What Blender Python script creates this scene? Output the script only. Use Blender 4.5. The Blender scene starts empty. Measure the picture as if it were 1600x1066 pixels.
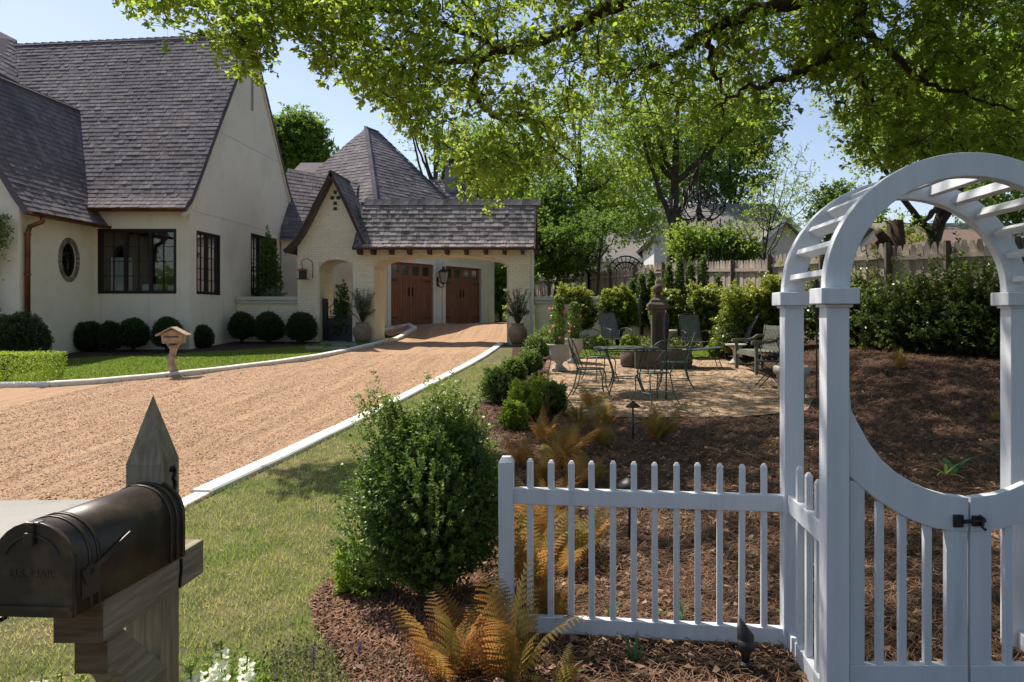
import bpy, math, random
import numpy as np
from mathutils import Vector, Matrix
from mathutils.geometry import delaunay_2d_cdt
random.seed(7); rng = np.random.default_rng(7)
S = bpy.context.scene; C = S.collection
PI = math.pi; R = math.radians
# ---------------------------------------------------------------- camera, sky, sun, exposure
FOC, CX, HY, EYE = 1150.0, 900.0, 490.0, 1.6      # focal length and principal point in photo pixels, eye height
cd = bpy.data.cameras.new('camera'); cam = bpy.data.objects.new('camera', cd); C.objects.link(cam)
cam.location = (0, 0, EYE); cam.rotation_euler = (R(90), 0, 0)
cd.sensor_width = 36; cd.lens = 36*FOC/1600; cd.shift_x = -(CX-800)/1600; cd.shift_y = -(533-HY)/1600
cd.clip_start = .05; cd.clip_end = 2000; S.camera = cam
SUN = Vector((-.52, .41, 1)).normalized()
sl = bpy.data.lights.new('sun', 'SUN'); sl.energy = 4.4; sl.angle = R(.53); sl.color = (1, .93, .82)
so = bpy.data.objects.new('sun', sl); C.objects.link(so)
so.rotation_euler = SUN.to_track_quat('Z', 'Y').to_euler(); so.location = (-10, 12, 30)
w = bpy.data.worlds.new('World'); S.world = w; w.use_nodes = True
nt = w.node_tree; bg = nt.nodes['Background']
sk = nt.nodes.new('ShaderNodeTexSky'); sk.sky_type = 'NISHITA'; sk.sun_disc = False
sk.sun_elevation = math.asin(SUN.z); sk.sun_rotation = math.atan2(SUN.x, SUN.y)
sk.air_density = 1.0; sk.dust_density = .9; sk.ozone_density = 1.9
tm = nt.nodes.new('ShaderNodeMix'); tm.data_type = 'RGBA'; tm.blend_type = 'MULTIPLY'; tm.inputs[0].default_value = 1; tm.inputs[7].default_value = (.93, .825, .78, 1)   # tint put into the sky colour, warming and dimming its light
nt.links.new(sk.outputs[0], tm.inputs[6]); nt.links.new(tm.outputs[2], bg.inputs[0]); bg.inputs[1].default_value = .137
S.view_settings.view_transform = 'Standard'; S.view_settings.look = 'None'
S.view_settings.exposure = .66; S.view_settings.gamma = 1; S.view_settings.use_curve_mapping = False
# ---------------------------------------------------------------- terrain and pixel helpers
def smv(a, b, t):
    t = np.clip((np.asarray(t, float)-a)/(b-a), 0, 1); return t*t*(3-2*t)
def gv(x, y):
    x = np.asarray(x, float); y = np.asarray(y, float); yy = np.minimum(y, 22.6)
    r = np.where(yy < 5, 0, np.where(yy < 7, .0105*(yy-5)**2, .042*(yy-6)))
    r = r + .5*smv(23.0, 27.5, y)*smv(1.0, -1.0, x) + .8*smv(23, 30, y)*smv(-1, 1, x)
    return r + .42*smv(3.7, 6.2, x)*smv(8, 13, y) + .6*smv(30, 60, y)
def g(x, y): return float(gv(x, y))
def P(px, py, Y): return Vector(((px-CX)*Y/FOC, Y, EYE+(HY-py)*Y/FOC))
def G(px, py):                                     # ground point seen at a photo position
    Y = 2.0
    while Y < 80:
        q = P(px, py, Y)
        if q.z <= g(q.x, Y): return q
        Y += .02
    return P(px, py, 80)
# ---------------------------------------------------------------- mesh helpers
class MB:
    def __init__(s): s.v = []; s.f = []; s.t = []
    def add(s, vs, fs, t=0.0):
        n = len(s.v); s.v += [tuple(v) for v in vs]; s.f += [tuple(i+n for i in f) for f in fs]; s.t += [t]*len(vs); return s
    def box(s, a, b, t=0.0):
        x0, y0, z0 = a; x1, y1, z1 = b
        return s.add([(x0,y0,z0),(x1,y0,z0),(x1,y1,z0),(x0,y1,z0),(x0,y0,z1),(x1,y0,z1),(x1,y1,z1),(x0,y1,z1)],
                     [(0,3,2,1),(4,5,6,7),(0,1,5,4),(1,2,6,5),(2,3,7,6),(3,0,4,7)], t)
    def hexa(s, p, t=0.0):                        # 8 points: bottom ring then top ring
        return s.add(p, [(0,3,2,1),(4,5,6,7),(0,1,5,4),(1,2,6,5),(2,3,7,6),(3,0,4,7)], t)
    def beam(s, p, q, w, h, up=(0,0,1), t=0.0):
        p = Vector(p); q = Vector(q); d = (q-p).normalized(); u = Vector(up)
        a = d.cross(u)
        if a.length < 1e-4: a = d.cross(Vector((1,0,0)))
        a.normalize(); b = a.cross(d).normalized(); a = a*w/2; b = b*h/2
        return s.hexa([p-a-b, p+a-b, q+a-b, q-a-b, p-a+b, p+a+b, q+a+b, q-a+b], t)
    def tube(s, pts, rad, n=6, cap=True, t=0.0):
        pts = [Vector(p) for p in pts]; m = len(pts)
        if not hasattr(rad, '__len__'): rad = [rad]*m
        ref = None; vs = []; fs = []
        for i, p in enumerate(pts):
            d = (pts[min(i+1,m-1)]-pts[max(i-1,0)])
            d = d.normalized() if d.length > 1e-6 else Vector((0,0,1))
            if ref is None: ref = Vector((1,0,0)) if abs(d.x) < .9 else Vector((0,1,0))
            a = ref - d*ref.dot(d); a.normalize(); ref = a; b = d.cross(a)
            for k in range(n):
                an = 2*PI*k/n; vs.append(p+(a*math.cos(an)+b*math.sin(an))*rad[i])
        for i in range(m-1):
            for k in range(n):
                k2 = (k+1) % n; fs.append((i*n+k, i*n+k2, (i+1)*n+k2, (i+1)*n+k))
        if cap: fs.append(tuple(range(n-1,-1,-1))); fs.append(tuple((m-1)*n+k for k in range(n)))
        return s.add(vs, fs, t)
    def lathe(s, prof, c=(0,0,0), n=20, sq=False, t=0.0):
        vs = []; fs = []; m = len(prof)
        for r_, z in prof:
            for k in range(n):
                an = 2*PI*k/n + (PI/4 if sq else 0); vs.append((c[0]+r_*math.cos(an), c[1]+r_*math.sin(an), c[2]+z))
        for i in range(m-1):
            for k in range(n):
                k2 = (k+1) % n; fs.append((i*n+k, i*n+k2, (i+1)*n+k2, (i+1)*n+k))
        fs.append(tuple(range(n-1,-1,-1))); fs.append(tuple((m-1)*n+k for k in range(n)))
        return s.add(vs, fs, t)
    def extr(s, poly, holes, mp, depth, t=0.0):   # 2D outline with holes -> slab; mp(u, v, n) gives the world point
        pts = []; edges = []
        for lp in [poly]+holes:
            n0 = len(pts); pts += [Vector(p) for p in lp]; edges += [(n0+i, n0+(i+1) % len(lp)) for i in range(len(lp))]
        vs, es, fs, *_ = delaunay_2d_cdt(pts, edges, [], 0, 1e-5)
        keep = []
        for f in fs:
            c = sum((vs[i] for i in f), Vector((0,0)))/len(f)
            if inside(c, poly) and not any(inside(c, h) for h in holes): keep.append(tuple(f))
        s.add([mp(v.x, v.y, 0) for v in vs], keep, t); s.add([mp(v.x, v.y, -depth) for v in vs], [f[::-1] for f in keep], t)
        for lp in [poly]+holes:
            n = len(lp)
            s.add([mp(p[0], p[1], 0) for p in lp]+[mp(p[0], p[1], -depth) for p in lp], [(i, i+n, (i+1) % n+n, (i+1) % n) for i in range(n)], t)
        return s
    def build(s, name, mat, parent=None, loc=None, world=True, smooth=False, bevel=0, norm=False):
        o0 = Vector(loc) if loc is not None else Vector((0,0,0))
        if parent is not None and world: o0 = rootloc(parent)
        me = bpy.data.meshes.new(name)
        me.from_pydata([(v[0]-o0.x, v[1]-o0.y, v[2]-o0.z) for v in s.v], [], s.f)
        if any(s.t):
            a = me.attributes.new('tint', 'FLOAT', 'POINT'); a.data.foreach_set('value', s.t)
        if norm:
            import bmesh
            b = bmesh.new(); b.from_mesh(me); bmesh.ops.remove_doubles(b, verts=b.verts, dist=1e-5); bmesh.ops.recalc_face_normals(b, faces=b.faces); b.to_mesh(me); b.free()
        if smooth:
            me.polygons.foreach_set('use_smooth', [True]*len(me.polygons))
        me.materials.append(mat); o = bpy.data.objects.new(name, me); C.objects.link(o)
        if parent is not None: o.parent = parent
        elif loc is not None: o.location = o0
        if bevel:
            b = o.modifiers.new('bevel', 'BEVEL'); b.width = bevel; b.segments = 2; b.limit_method = 'ANGLE'
        return o
def curve(pts, n=5):                               # Catmull-Rom through points
    pts = [Vector(p) for p in pts]; out = []
    for i in range(len(pts)-1):
        p0 = pts[max(i-1,0)]; p1 = pts[i]; p2 = pts[i+1]; p3 = pts[min(i+2,len(pts)-1)]
        for k in range(n):
            t = k/n; out.append(.5*((2*p1)+(p2-p0)*t+(2*p0-5*p1+4*p2-p3)*t*t+(3*p1-p0-3*p2+p3)*t**3))
    return out+[pts[-1]]
def inside(p, poly):
    x, y = p[0], p[1]; c = False; n = len(poly); j = n-1
    for i in range(n):
        xi, yi = poly[i][0], poly[i][1]; xj, yj = poly[j][0], poly[j][1]
        if (yi > y) != (yj > y) and x < (xj-xi)*(y-yi)/(yj-yi)+xi: c = not c
        j = i
    return c
def insv(X, Y, poly):
    c = np.zeros(len(X), bool); n = len(poly); j = n-1
    for i in range(n):
        xi, yi = poly[i][0], poly[i][1]; xj, yj = poly[j][0], poly[j][1]
        if yi != yj: c ^= ((yi > Y) != (yj > Y)) & (X < (xj-xi)*(Y-yi)/(yj-yi)+xi)
        j = i
    return c
def rootloc(o):
    while o.parent: o = o.parent
    return o.location.copy()
def tag(o, label=None, cat=None, group=None, kind=None):
    if label: o['label'] = label
    if cat: o['category'] = cat
    if group: o['group'] = group
    if kind: o['kind'] = kind
    return o
def thing(name, label, cat, loc=(0,0,0), rz=0, group=None):
    o = bpy.data.objects.new(name, None); C.objects.link(o); o.location = loc; o.rotation_euler = (0,0,rz)
    o.empty_display_size = .1
    return tag(o, label, cat, group)
def kids(o): return [c for c in bpy.data.objects if c.parent == o]
def dup(root, loc, rz=0, label=None, group=None, scale=None):
    r = root.copy(); C.objects.link(r); r.location = loc; r.rotation_euler = (0,0,rz)
    if label: r['label'] = label
    if group: r['group'] = group
    if scale: r.scale = scale if hasattr(scale, '__len__') else (scale,)*3
    for ch in kids(root):
        c = ch.copy(); C.objects.link(c); c.parent = r
        for gch in kids(ch):
            d = gch.copy(); C.objects.link(d); d.parent = c
    return r
def piece(name, me, parent, loc=(0,0,0), rot=(0,0,0), scale=(1,1,1)):
    o = bpy.data.objects.new(name, me); C.objects.link(o); o.parent = parent; o.location = loc; o.rotation_euler = rot; o.scale = scale
    return o
def bulk(name, V, mat, tint=None, parent=None, loc=None, smooth=False):
    """V (N,k,3): N separate k-cornered faces in one mesh, world coordinates"""
    V = np.asarray(V, np.float32); N, k, _ = V.shape
    o0 = rootloc(parent) if parent is not None else Vector(loc or (0,0,0))
    V = V - np.array(o0, np.float32)
    me = bpy.data.meshes.new(name); me.vertices.add(N*k); me.vertices.foreach_set('co', V.ravel())
    me.loops.add(N*k); me.loops.foreach_set('vertex_index', np.arange(N*k, dtype=np.int32))
    me.polygons.add(N); me.polygons.foreach_set('loop_start', np.arange(N, dtype=np.int32)*k)
    if tint is not None:
        a = me.attributes.new('tint', 'FLOAT', 'POINT'); a.data.foreach_set('value', np.repeat(np.asarray(tint, np.float32), k))
    me.update(calc_edges=True); me.materials.append(mat)
    o = bpy.data.objects.new(name, me); C.objects.link(o)
    if parent is not None: o.parent = parent
    else: o.location = o0
    return o
def unit(n):
    v = rng.normal(size=(n,3)); return v/np.linalg.norm(v, axis=1)[:,None]
def leafquads(c, size, asp=.42, up=.0, fold=.12, d=None):
    n = len(c); d = unit(n) if d is None else d
    s = np.cross(d, unit(n)); s /= np.linalg.norm(s, axis=1)[:,None]+1e-9
    if up:                                         # turn blades towards horizontal
        nn = np.cross(d, s); nn[:,2] += up*np.sign(nn[:,2]); nn /= np.linalg.norm(nn, axis=1)[:,None]
        s = np.cross(nn, d); s /= np.linalg.norm(s, axis=1)[:,None]+1e-9
    nn = np.cross(d, s); L = np.asarray(size).reshape(-1,1)*np.ones((n,1))
    return np.stack([c, c+d*L*.45+s*L*asp*.5+nn*L*fold, c+d*L, c+d*L*.5-s*L*asp*.5+nn*L*fold], 1)
# ---------------------------------------------------------------- materials
def mat(name, c1, c2=None, scale=8, rough=.7, bump=0, bscale=40, detail=6, spec=.3, metal=0, tint=None, tc=None, wood=None, stain=None, trans=0, rand=0, dist=.01, coord='Object', blotch=None):
    m = bpy.data.materials.new(name); m.use_nodes = True; n = m.node_tree.nodes; l = m.node_tree.links
    b = n['Principled BSDF']; b.inputs['Roughness'].default_value = rough; b.inputs['Specular IOR Level'].default_value = spec
    b.inputs['Metallic'].default_value = metal
    tx = n.new('ShaderNodeTexCoord'); mp = n.new('ShaderNodeMapping'); l.new(tx.outputs[coord], mp.inputs[0])
    if wood: mp.inputs['Scale'].default_value = wood
    def noise(sc, de=detail, ro=.6):
        q = n.new('ShaderNodeTexNoise'); q.inputs['Scale'].default_value = sc; q.inputs['Detail'].default_value = de; q.inputs['Roughness'].default_value = ro
        l.new(mp.outputs[0], q.inputs['Vector']); return q
    def mix(f, a, bcol, mode='MIX', fv=None):
        q = n.new('ShaderNodeMix'); q.data_type = 'RGBA'; q.blend_type = mode
        if f is not None: l.new(f, q.inputs[0])
        else: q.inputs[0].default_value = fv
        for s_, v in ((6, a), (7, bcol)):
            if isinstance(v, tuple): q.inputs[s_].default_value = (*v, 1)
            else: l.new(v, q.inputs[s_])
        return q.outputs[2]
    def ramp(f, a, bb):
        q = n.new('ShaderNodeMapRange'); q.inputs[1].default_value = a; q.inputs[2].default_value = bb; l.new(f, q.inputs[0]); return q.outputs[0]
    col = c1
    if c2: col = mix(ramp(noise(scale).outputs[0], .35, .65), c1, c2)
    if tint or tc:
        at = n.new('ShaderNodeAttribute'); at.attribute_name = 'tint'
        col = mix(at.outputs['Fac'], col, tc if tc else c2)
    if blotch:                                      # (scale, colour, lo, hi): wear with a shape of its own
        for (sc, bc, lo, hi) in blotch: col = mix(ramp(noise(sc, 4).outputs[0], lo, hi), col, bc)
    if rand:
        oi = n.new('ShaderNodeObjectInfo'); hs = n.new('ShaderNodeHueSaturation')
        mr = n.new('ShaderNodeMapRange'); mr.inputs[3].default_value = 1-rand; mr.inputs[4].default_value = 1+rand
        l.new(oi.outputs['Random'], mr.inputs[0]); l.new(mr.outputs[0], hs.inputs['Value'])
        if isinstance(col, tuple): hs.inputs['Color'].default_value = (*col, 1)
        else: l.new(col, hs.inputs['Color'])
        col = hs.outputs[0]
    if isinstance(col, tuple): b.inputs['Base Color'].default_value = (*col, 1)
    else: l.new(col, b.inputs['Base Color'])
    if bump:
        bp = n.new('ShaderNodeBump'); bp.inputs['Strength'].default_value = bump; bp.inputs['Distance'].default_value = dist
        l.new(noise(bscale, 5, .65).outputs[0], bp.inputs['Height']); l.new(bp.outputs[0], b.inputs['Normal'])
    if trans:
        tr = n.new('ShaderNodeBsdfTranslucent'); ms = n.new('ShaderNodeMixShader'); ms.inputs[0].default_value = trans
        if isinstance(col, tuple): tr.inputs[0].default_value = (*col, 1)
        else:
            hs = n.new('ShaderNodeHueSaturation'); hs.inputs['Value'].default_value = 2.6; hs.inputs['Saturation'].default_value = 1.0
            l.new(col, hs.inputs['Color']); l.new(hs.outputs[0], tr.inputs[0])
        l.new(b.outputs[0], ms.inputs[1]); l.new(tr.outputs[0], ms.inputs[2]); l.new(ms.outputs[0], n['Material Output'].inputs[0])
    return m
def glassmat(name):
    m = bpy.data.materials.new(name); m.use_nodes = True; n = m.node_tree.nodes; l = m.node_tree.links
    for x in list(n):
        if x.type == 'BSDF_PRINCIPLED': n.remove(x)
    t = n.new('ShaderNodeBsdfTransparent'); t.inputs[0].default_value = (.9,.93,.91,1); gl = n.new('ShaderNodeBsdfGlossy'); gl.inputs['Roughness'].default_value = .03
    fr = n.new('ShaderNodeFresnel'); fr.inputs[0].default_value = 1.6; ms = n.new('ShaderNodeMixShader')
    l.new(fr.outputs[0], ms.inputs[0]); l.new(t.outputs[0], ms.inputs[1]); l.new(gl.outputs[0], ms.inputs[2]); l.new(ms.outputs[0], n['Material Output'].inputs[0])
    return m
STUC = mat('stucco', (.85,.765,.62), (.80,.715,.57), .9, .9, .5, 60, spec=.15, dist=.012, blotch=[(.5,(.66,.585,.45),.52,.78),(3.5,(.74,.67,.55),.55,.75)])
PBRK = mat('painted_brick', (.86,.765,.59), (.78,.70,.53), 1.5, .8, .35, 45, spec=.2, dist=.006, rand=.05, tc=(.74,.67,.53), blotch=[(.8,(.62,.56,.43),.6,.82)])
TRIM = mat('white_trim', (.74,.72,.68), (.66,.64,.60), 2, .6, .1, 60)
SHIN = mat('roof_shingle', (.12,.105,.112), (.155,.137,.14), 1.2, .9, .5, 160, spec=.15, tc=(.215,.19,.19), rand=.15, blotch=[(.45,(.10,.088,.094),.5,.75)])
SHIN2 = mat('carport_shingle', (.17,.15,.148), (.21,.188,.18), 2.5, .9, .5, 160, spec=.15, tc=(.24,.215,.21), rand=.38)
BRONZ = mat('bronze_frame', (.018,.014,.012), (.03,.022,.018), 6, .45)
COPP = mat('copper', (.25,.10,.05), (.12,.05,.03), 3, .45, metal=.7, blotch=[(2,(.05,.03,.02),.5,.7)])
DWOOD = mat('dark_trim_wood', (.05,.028,.018), (.075,.04,.025), 9, .6, .2, 30)
GDOOR = mat('garage_door_wood', (.24,.108,.064), (.18,.08,.048), 3, .55, .2, 30, wood=(6,6,.6), rand=.12)
GLASS = glassmat('glass')
GLASSD = mat('dark_pane', (.03,.035,.035), rough=.08, spec=.8)
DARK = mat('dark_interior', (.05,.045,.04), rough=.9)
CURT = mat('curtain', (.85,.85,.82), (.8,.8,.78), 12, .9, .4, 20)
SOFA = mat('sofa_fabric', (.8,.8,.8), rough=.9)
IRON = mat('black_iron', (.012,.012,.013), (.025,.022,.02), 20, .45, .2, 60, spec=.5)
WHITE = mat('white_paint', (.70,.72,.745), (.62,.645,.68), 2.2, .5, .4, 18, wood=(7,7,.7), dist=.005, blotch=[(1.2,(.46,.49,.47),.60,.85),(9,(.42,.42,.38),.70,.78)])
GREYW = mat('weathered_post_wood', (.38,.31,.22), (.21,.17,.12), 6, .85, .8, 14, wood=(9,9,.6), dist=.006, blotch=[(1.5,(.10,.085,.06),.6,.78)])
GREYH = mat('weathered_arm_wood', (.36,.30,.22), (.20,.165,.12), 6, .85, .9, 14, wood=(9,.6,9), dist=.006, blotch=[(1.3,(.11,.09,.065),.58,.76)])
ENDG = mat('end_grain_wood', (.20,.125,.08), (.10,.06,.038), 5, .8, .5, 26, wood=(1,1,9), dist=.004)
FENCW = mat('fence_wood', (.46,.385,.34), (.31,.255,.22), 3, .9, .6, 20, wood=(8,8,.7), rand=.3, blotch=[(.8,(.30,.245,.20),.58,.75)])
FENCD = mat('fence_post_wood', (.15,.12,.10), (.09,.07,.06), 4, .9, .5, 20, wood=(8,8,.7))
KERBM = mat('white_kerb', (.76,.74,.69), (.66,.63,.57), 1.6, .85, .5, 30, blotch=[(1.1,(.42,.38,.31),.60,.78),(7,(.50,.45,.37),.58,.74),(26,(.30,.24,.17),.66,.76)])
CONC = mat('concrete', (.36,.34,.31), (.28,.27,.25), .8, .9, .4, 90, blotch=[(2.5,(.22,.2,.18),.6,.75)])
SLAB = mat('stone_slab', (.26,.25,.22), (.19,.185,.165), 3, .85, .3, 30)
MBOX = mat('mailbox_bronze', (.040,.030,.025), (.06,.046,.037), 5, .42, .12, 120, spec=.45, metal=.3, dist=.002, blotch=[(9,(.125,.082,.058),.5,.74),(3,(.085,.073,.064),.55,.75)])
MNUM = mat('black_number', (.01,.01,.01), rough=.4)
BARK = mat('oak_bark', (.085,.055,.035), (.035,.024,.018), 5, .95, 1, 12, wood=(3,3,1), dist=.04)
BARK2 = mat('grey_bark', (.07,.06,.048), (.035,.03,.026), 4, .95, .8, 9, dist=.04)
STONE = mat('carved_stone', (.13,.105,.085), (.08,.068,.057), 5, .9, .6, 26, blotch=[(3,(.05,.055,.04),.55,.72)])
URNM = mat('cast_stone', (.50,.46,.40), (.36,.34,.31), 4, .85, .4, 40, blotch=[(3,(.2,.22,.19),.58,.75)])
TERRA = mat('terracotta', (.20,.12,.08), (.30,.24,.18), 4, .8, .3, 30)
WIREG = mat('green_iron', (.10,.15,.115), (.055,.08,.06), 10, .5, .2, 60)
MESHB = mat('grey_metal_mesh', (.16,.17,.18), (.10,.105,.11), 8, .5)
NAVY = mat('navy_table_top', (.035,.06,.085), rough=.4)
TEAK = mat('bench_wood', (.17,.17,.14), (.11,.11,.09), 4, .85, .4, 20, wood=(1,6,6))
ROCKM = mat('weathered_box_wood', (.48,.36,.25), (.27,.19,.13), 8, .9, .7, 30, dist=.01, blotch=[(6,(.4,.33,.25),.55,.7)])
GRAV = mat('gravel', (.49,.31,.19), (.36,.22,.13), 9, .95, .9, 55, tc=(.62,.45,.31), dist=.02, blotch=[(.55,(.44,.27,.16),.45,.75),(38,(.26,.155,.09),.6,.75),(70,(.68,.52,.38),.62,.72)])
PEBB = mat('pebble', (.44,.275,.165), (.30,.18,.11), 14, .9, tc=(.70,.52,.36))
GRASSM = mat('grass_soil', (.10,.105,.035), (.19,.155,.08), 1.6, .95, .8, 70, dist=.02, blotch=[(5,(.05,.065,.02),.45,.7)])
GRASSF = mat('lawn_soil', (.07,.10,.018), (.08,.11,.025), 2, .95, .6, 70, dist=.02)
BLADE = mat('grass_blade', (.13,.205,.03), (.18,.245,.045), 1.4, .6, tc=(.42,.34,.17), trans=.35, spec=.25)
BLADF = mat('lawn_blade', (.13,.19,.028), (.16,.215,.035), 1.2, .6, tc=(.2,.24,.05), trans=.35, spec=.25)
MULCH = mat('mulch', (.07,.036,.021), (.038,.02,.013), 14, .95, 1, 60, dist=.03, blotch=[(30,(.16,.085,.05),.58,.7),(1,(.085,.045,.028),.45,.7)])
NEEDLE = mat('pine_needle', (.11,.052,.028), (.06,.03,.018), 3, .75, tc=(.33,.19,.11))
BARKCH = mat('bark_chip', (.15,.06,.035), (.07,.03,.02), 6, .9, tc=(.40,.24,.15))
DLEAF = mat('dead_leaf', (.21,.115,.06), (.13,.07,.04), 9, .7, tc=(.38,.26,.17), trans=.15)
SOIL = mat('ground_soil', (.06,.07,.03), (.08,.06,.035), .6, .95, .5, 20)
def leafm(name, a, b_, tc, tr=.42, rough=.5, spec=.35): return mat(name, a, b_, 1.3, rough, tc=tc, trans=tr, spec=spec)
OAKL = leafm('oak_leaf', (.115,.175,.018), (.075,.135,.016), (.25,.30,.04), .6)
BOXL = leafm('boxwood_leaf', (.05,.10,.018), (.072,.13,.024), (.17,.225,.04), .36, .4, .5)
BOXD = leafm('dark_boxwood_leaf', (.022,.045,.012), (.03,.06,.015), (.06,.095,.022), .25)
BOXY = leafm('bright_boxwood_leaf', (.14,.22,.022), (.18,.25,.028), (.25,.30,.035), .4)
BGA = leafm('pale_tree_leaf', (.13,.20,.025), (.095,.16,.022), (.22,.27,.035), .5)
BGB = leafm('dark_tree_leaf', (.06,.12,.018), (.075,.135,.02), (.14,.2,.03), .45)
CAML = leafm('camellia_leaf', (.05,.10,.018), (.07,.12,.02), (.28,.29,.045), .35, .35, .5)
CONL = leafm('conifer_leaf', (.06,.12,.025), (.08,.14,.03), (.13,.2,.045), .35)
VINL = leafm('fence_shrub_leaf', (.022,.045,.012), (.033,.06,.015), (.13,.17,.03), .3, .35, .5)
FERN = mat('fern_frond', (.27,.14,.035), (.20,.17,.04), 3.5, .6, tc=(.30,.10,.035), trans=.38, rand=.45)
FERNG = mat('green_fern_frond', (.13,.155,.035), (.16,.14,.035), 4, .6, tc=(.25,.12,.04), trans=.45, rand=.25)
IRISM = mat('iris_leaf', (.06,.13,.06), (.08,.16,.06), 6, .5, trans=.3)
LIME = mat('lime_leaf', (.17,.24,.04), (.13,.2,.035), 6, .5, trans=.35)
PETAL = mat('white_petal', (.82,.82,.76), (.75,.76,.62), 20, .6, trans=.3)
BUD = mat('yellow_green_bud', (.45,.50,.16), rough=.6, trans=.3)
PINK = mat('pink_petal', (.65,.12,.2), (.7,.25,.3), 20, .6, trans=.3)
PURP = mat('purple_petal', (.18,.15,.42), rough=.6, trans=.3)
OLIVE = leafm('olive_leaf', (.12,.155,.085), (.16,.19,.115), (.22,.25,.16), .35)
FAROOF = mat('far_house_roof', (.21,.19,.175), (.165,.15,.14), 1.5, .9, .4, 30)
REDROOF = mat('rusty_shed_roof', (.19,.125,.095), (.13,.085,.065), 2, .8, .5, 12, wood=(8,1,1))
FARW = mat('far_house_wall', (.60,.57,.50), (.52,.49,.43), 1, .9)

def streaks(m, col, sx, sy, lo, hi, bstr):
    """tracks left by wheels: noise stretched along the drive, in colour wear and relief"""
    n = m.node_tree.nodes; l = m.node_tree.links; b = n['Principled BSDF']; tx = n.new('ShaderNodeTexCoord'); mp = n.new('ShaderNodeMapping'); mp.inputs['Scale'].default_value = (sx, sy, 1); mp.inputs['Rotation'].default_value = (0,0,.10)
    l.new(tx.outputs['Object'], mp.inputs[0]); q = n.new('ShaderNodeTexNoise'); q.inputs['Scale'].default_value = 1; q.inputs['Detail'].default_value = 7; q.inputs['Roughness'].default_value = .7; l.new(mp.outputs[0], q.inputs['Vector'])
    r = n.new('ShaderNodeMapRange'); r.inputs[1].default_value = lo; r.inputs[2].default_value = hi; r.inputs[4].default_value = .75; l.new(q.outputs[0], r.inputs[0])
    src = b.inputs['Base Color'].links[0].from_socket; mx = n.new('ShaderNodeMix'); mx.data_type = 'RGBA'; l.new(r.outputs[0], mx.inputs[0]); l.new(src, mx.inputs[6]); mx.inputs[7].default_value = (*col, 1); l.new(mx.outputs[2], b.inputs['Base Color'])
    nb = b.inputs['Normal'].links[0].from_node; bp = n.new('ShaderNodeBump'); bp.inputs['Strength'].default_value = bstr; bp.inputs['Distance'].default_value = .06; l.new(q.outputs[0], bp.inputs['Height']); l.new(nb.outputs[0], bp.inputs['Normal']); l.new(bp.outputs[0], b.inputs['Normal'])
streaks(GRAV, (.27,.16,.095), 3.6, .26, .49, .66, 1.0)
# ================================================================ ground
def resample(poly, step, closed=True):
    out = []; n = len(poly)
    for i in range(n if closed else n-1):
        a = Vector(poly[i][:2]); b = Vector(poly[(i+1) % n][:2]); m = max(1, int((b-a).length/step))
        out += [a+(b-a)*k/m for k in range(m)]
    if not closed: out.append(Vector(poly[-1][:2]))
    return out
def sheet(name, poly, dz, m, step=.5, zf=None):
    ring = resample(poly, step); n = len(ring); xs = [p.x for p in ring]; ys = [p.y for p in ring]
    pts = list(ring); pl = [(p.x, p.y) for p in ring]
    gx, gy = np.meshgrid(np.arange(min(xs), max(xs), step), np.arange(min(ys), max(ys), step)); gx = gx.ravel()+.013; gy = gy.ravel()+.017
    k = insv(gx, gy, pl); pts += [Vector((a, b)) for a, b in zip(gx[k], gy[k])]
    vs, es, fs, *_ = delaunay_2d_cdt(pts, [(i, (i+1) % n) for i in range(n)], [], 1, 1e-5)
    zz = gv([v.x for v in vs], [v.y for v in vs])+dz
    if zf is not None: zz = zz+zf(np.array([v.x for v in vs]), np.array([v.y for v in vs]))
    me = bpy.data.meshes.new(name); me.from_pydata([(v.x, v.y, z) for v, z in zip(vs, zz)], [], [tuple(f) for f in fs])
    me.polygons.foreach_set('use_smooth', [True]*len(me.polygons)); me.materials.append(m)
    o = bpy.data.objects.new(name, me); C.objects.link(o); o['kind'] = 'structure'; return o
# far terrain: nested grid out to the horizon
def axis(a, b, n): return list(np.linspace(a, b, n))
gxs = sorted(set([-900,-500,-250,-120,-70]+axis(-45, 45, 91)+[70,120,250,500,900])); gys = sorted(set([-300,-100,-30]+axis(-8, 62, 71)+[80,120,200,400,900]))
m = MB(); nx = len(gxs); GX, GY = np.meshgrid(gxs, gys); GZ = gv(GX.ravel(), GY.ravel())-.05
m.v = [tuple(t) for t in zip(GX.ravel(), GY.ravel(), GZ)]; m.t = [0]*len(m.v)
m.f = [(j*nx+i, j*nx+i+1, (j+1)*nx+i+1, (j+1)*nx+i) for j in range(len(gys)-1) for i in range(nx-1)]
m.build('ground', SOIL, smooth=True)['kind'] = 'structure'
def smooth(L, n=3):
    for _ in range(n): L = [L[0]]+[(L[i-1]+L[i]*2+L[i+1])/4 for i in range(1,len(L)-1)]+[L[-1]]
    return L
KR = [(284,801),(330,775),(454,716),(591,651),(671,603),(719,584),(751,565),(776,549),(789,537)]      # lawn side of the right kerb
KRg = [G(*p) for p in KR]; KRg = [Vector((p.x,p.y,0)) for p in curve([KRg[0]]+smooth(KRg[1:],2), 4)]
KL = [(-60,606),(0,609),(73,612),(172,598),(319,588),(400,575),(500,562),(540,555),(591,541),(623,530),(652,515)]
KLg = [Vector((p.x,p.y,0)) for p in smooth(curve(smooth([G(*p) for p in KL],2), 4),3)]
xy = lambda q: (q[0], q[1])
A0 = G(-400, 1240); apron_far = [G(-500, 800), G(0, 787), G(150, 784), G(270, 790)]
drive = [xy(q) for q in apron_far]+[xy(q) for q in KRg]+[(-1.9,23.2),(-1.6,27.0),(-2.6,32.0),(-3.4,31.4),(-6.9,25.6),(-6.2,24.5)]+[xy(q) for q in KLg[::-1]]+[(-16,13)]
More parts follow.
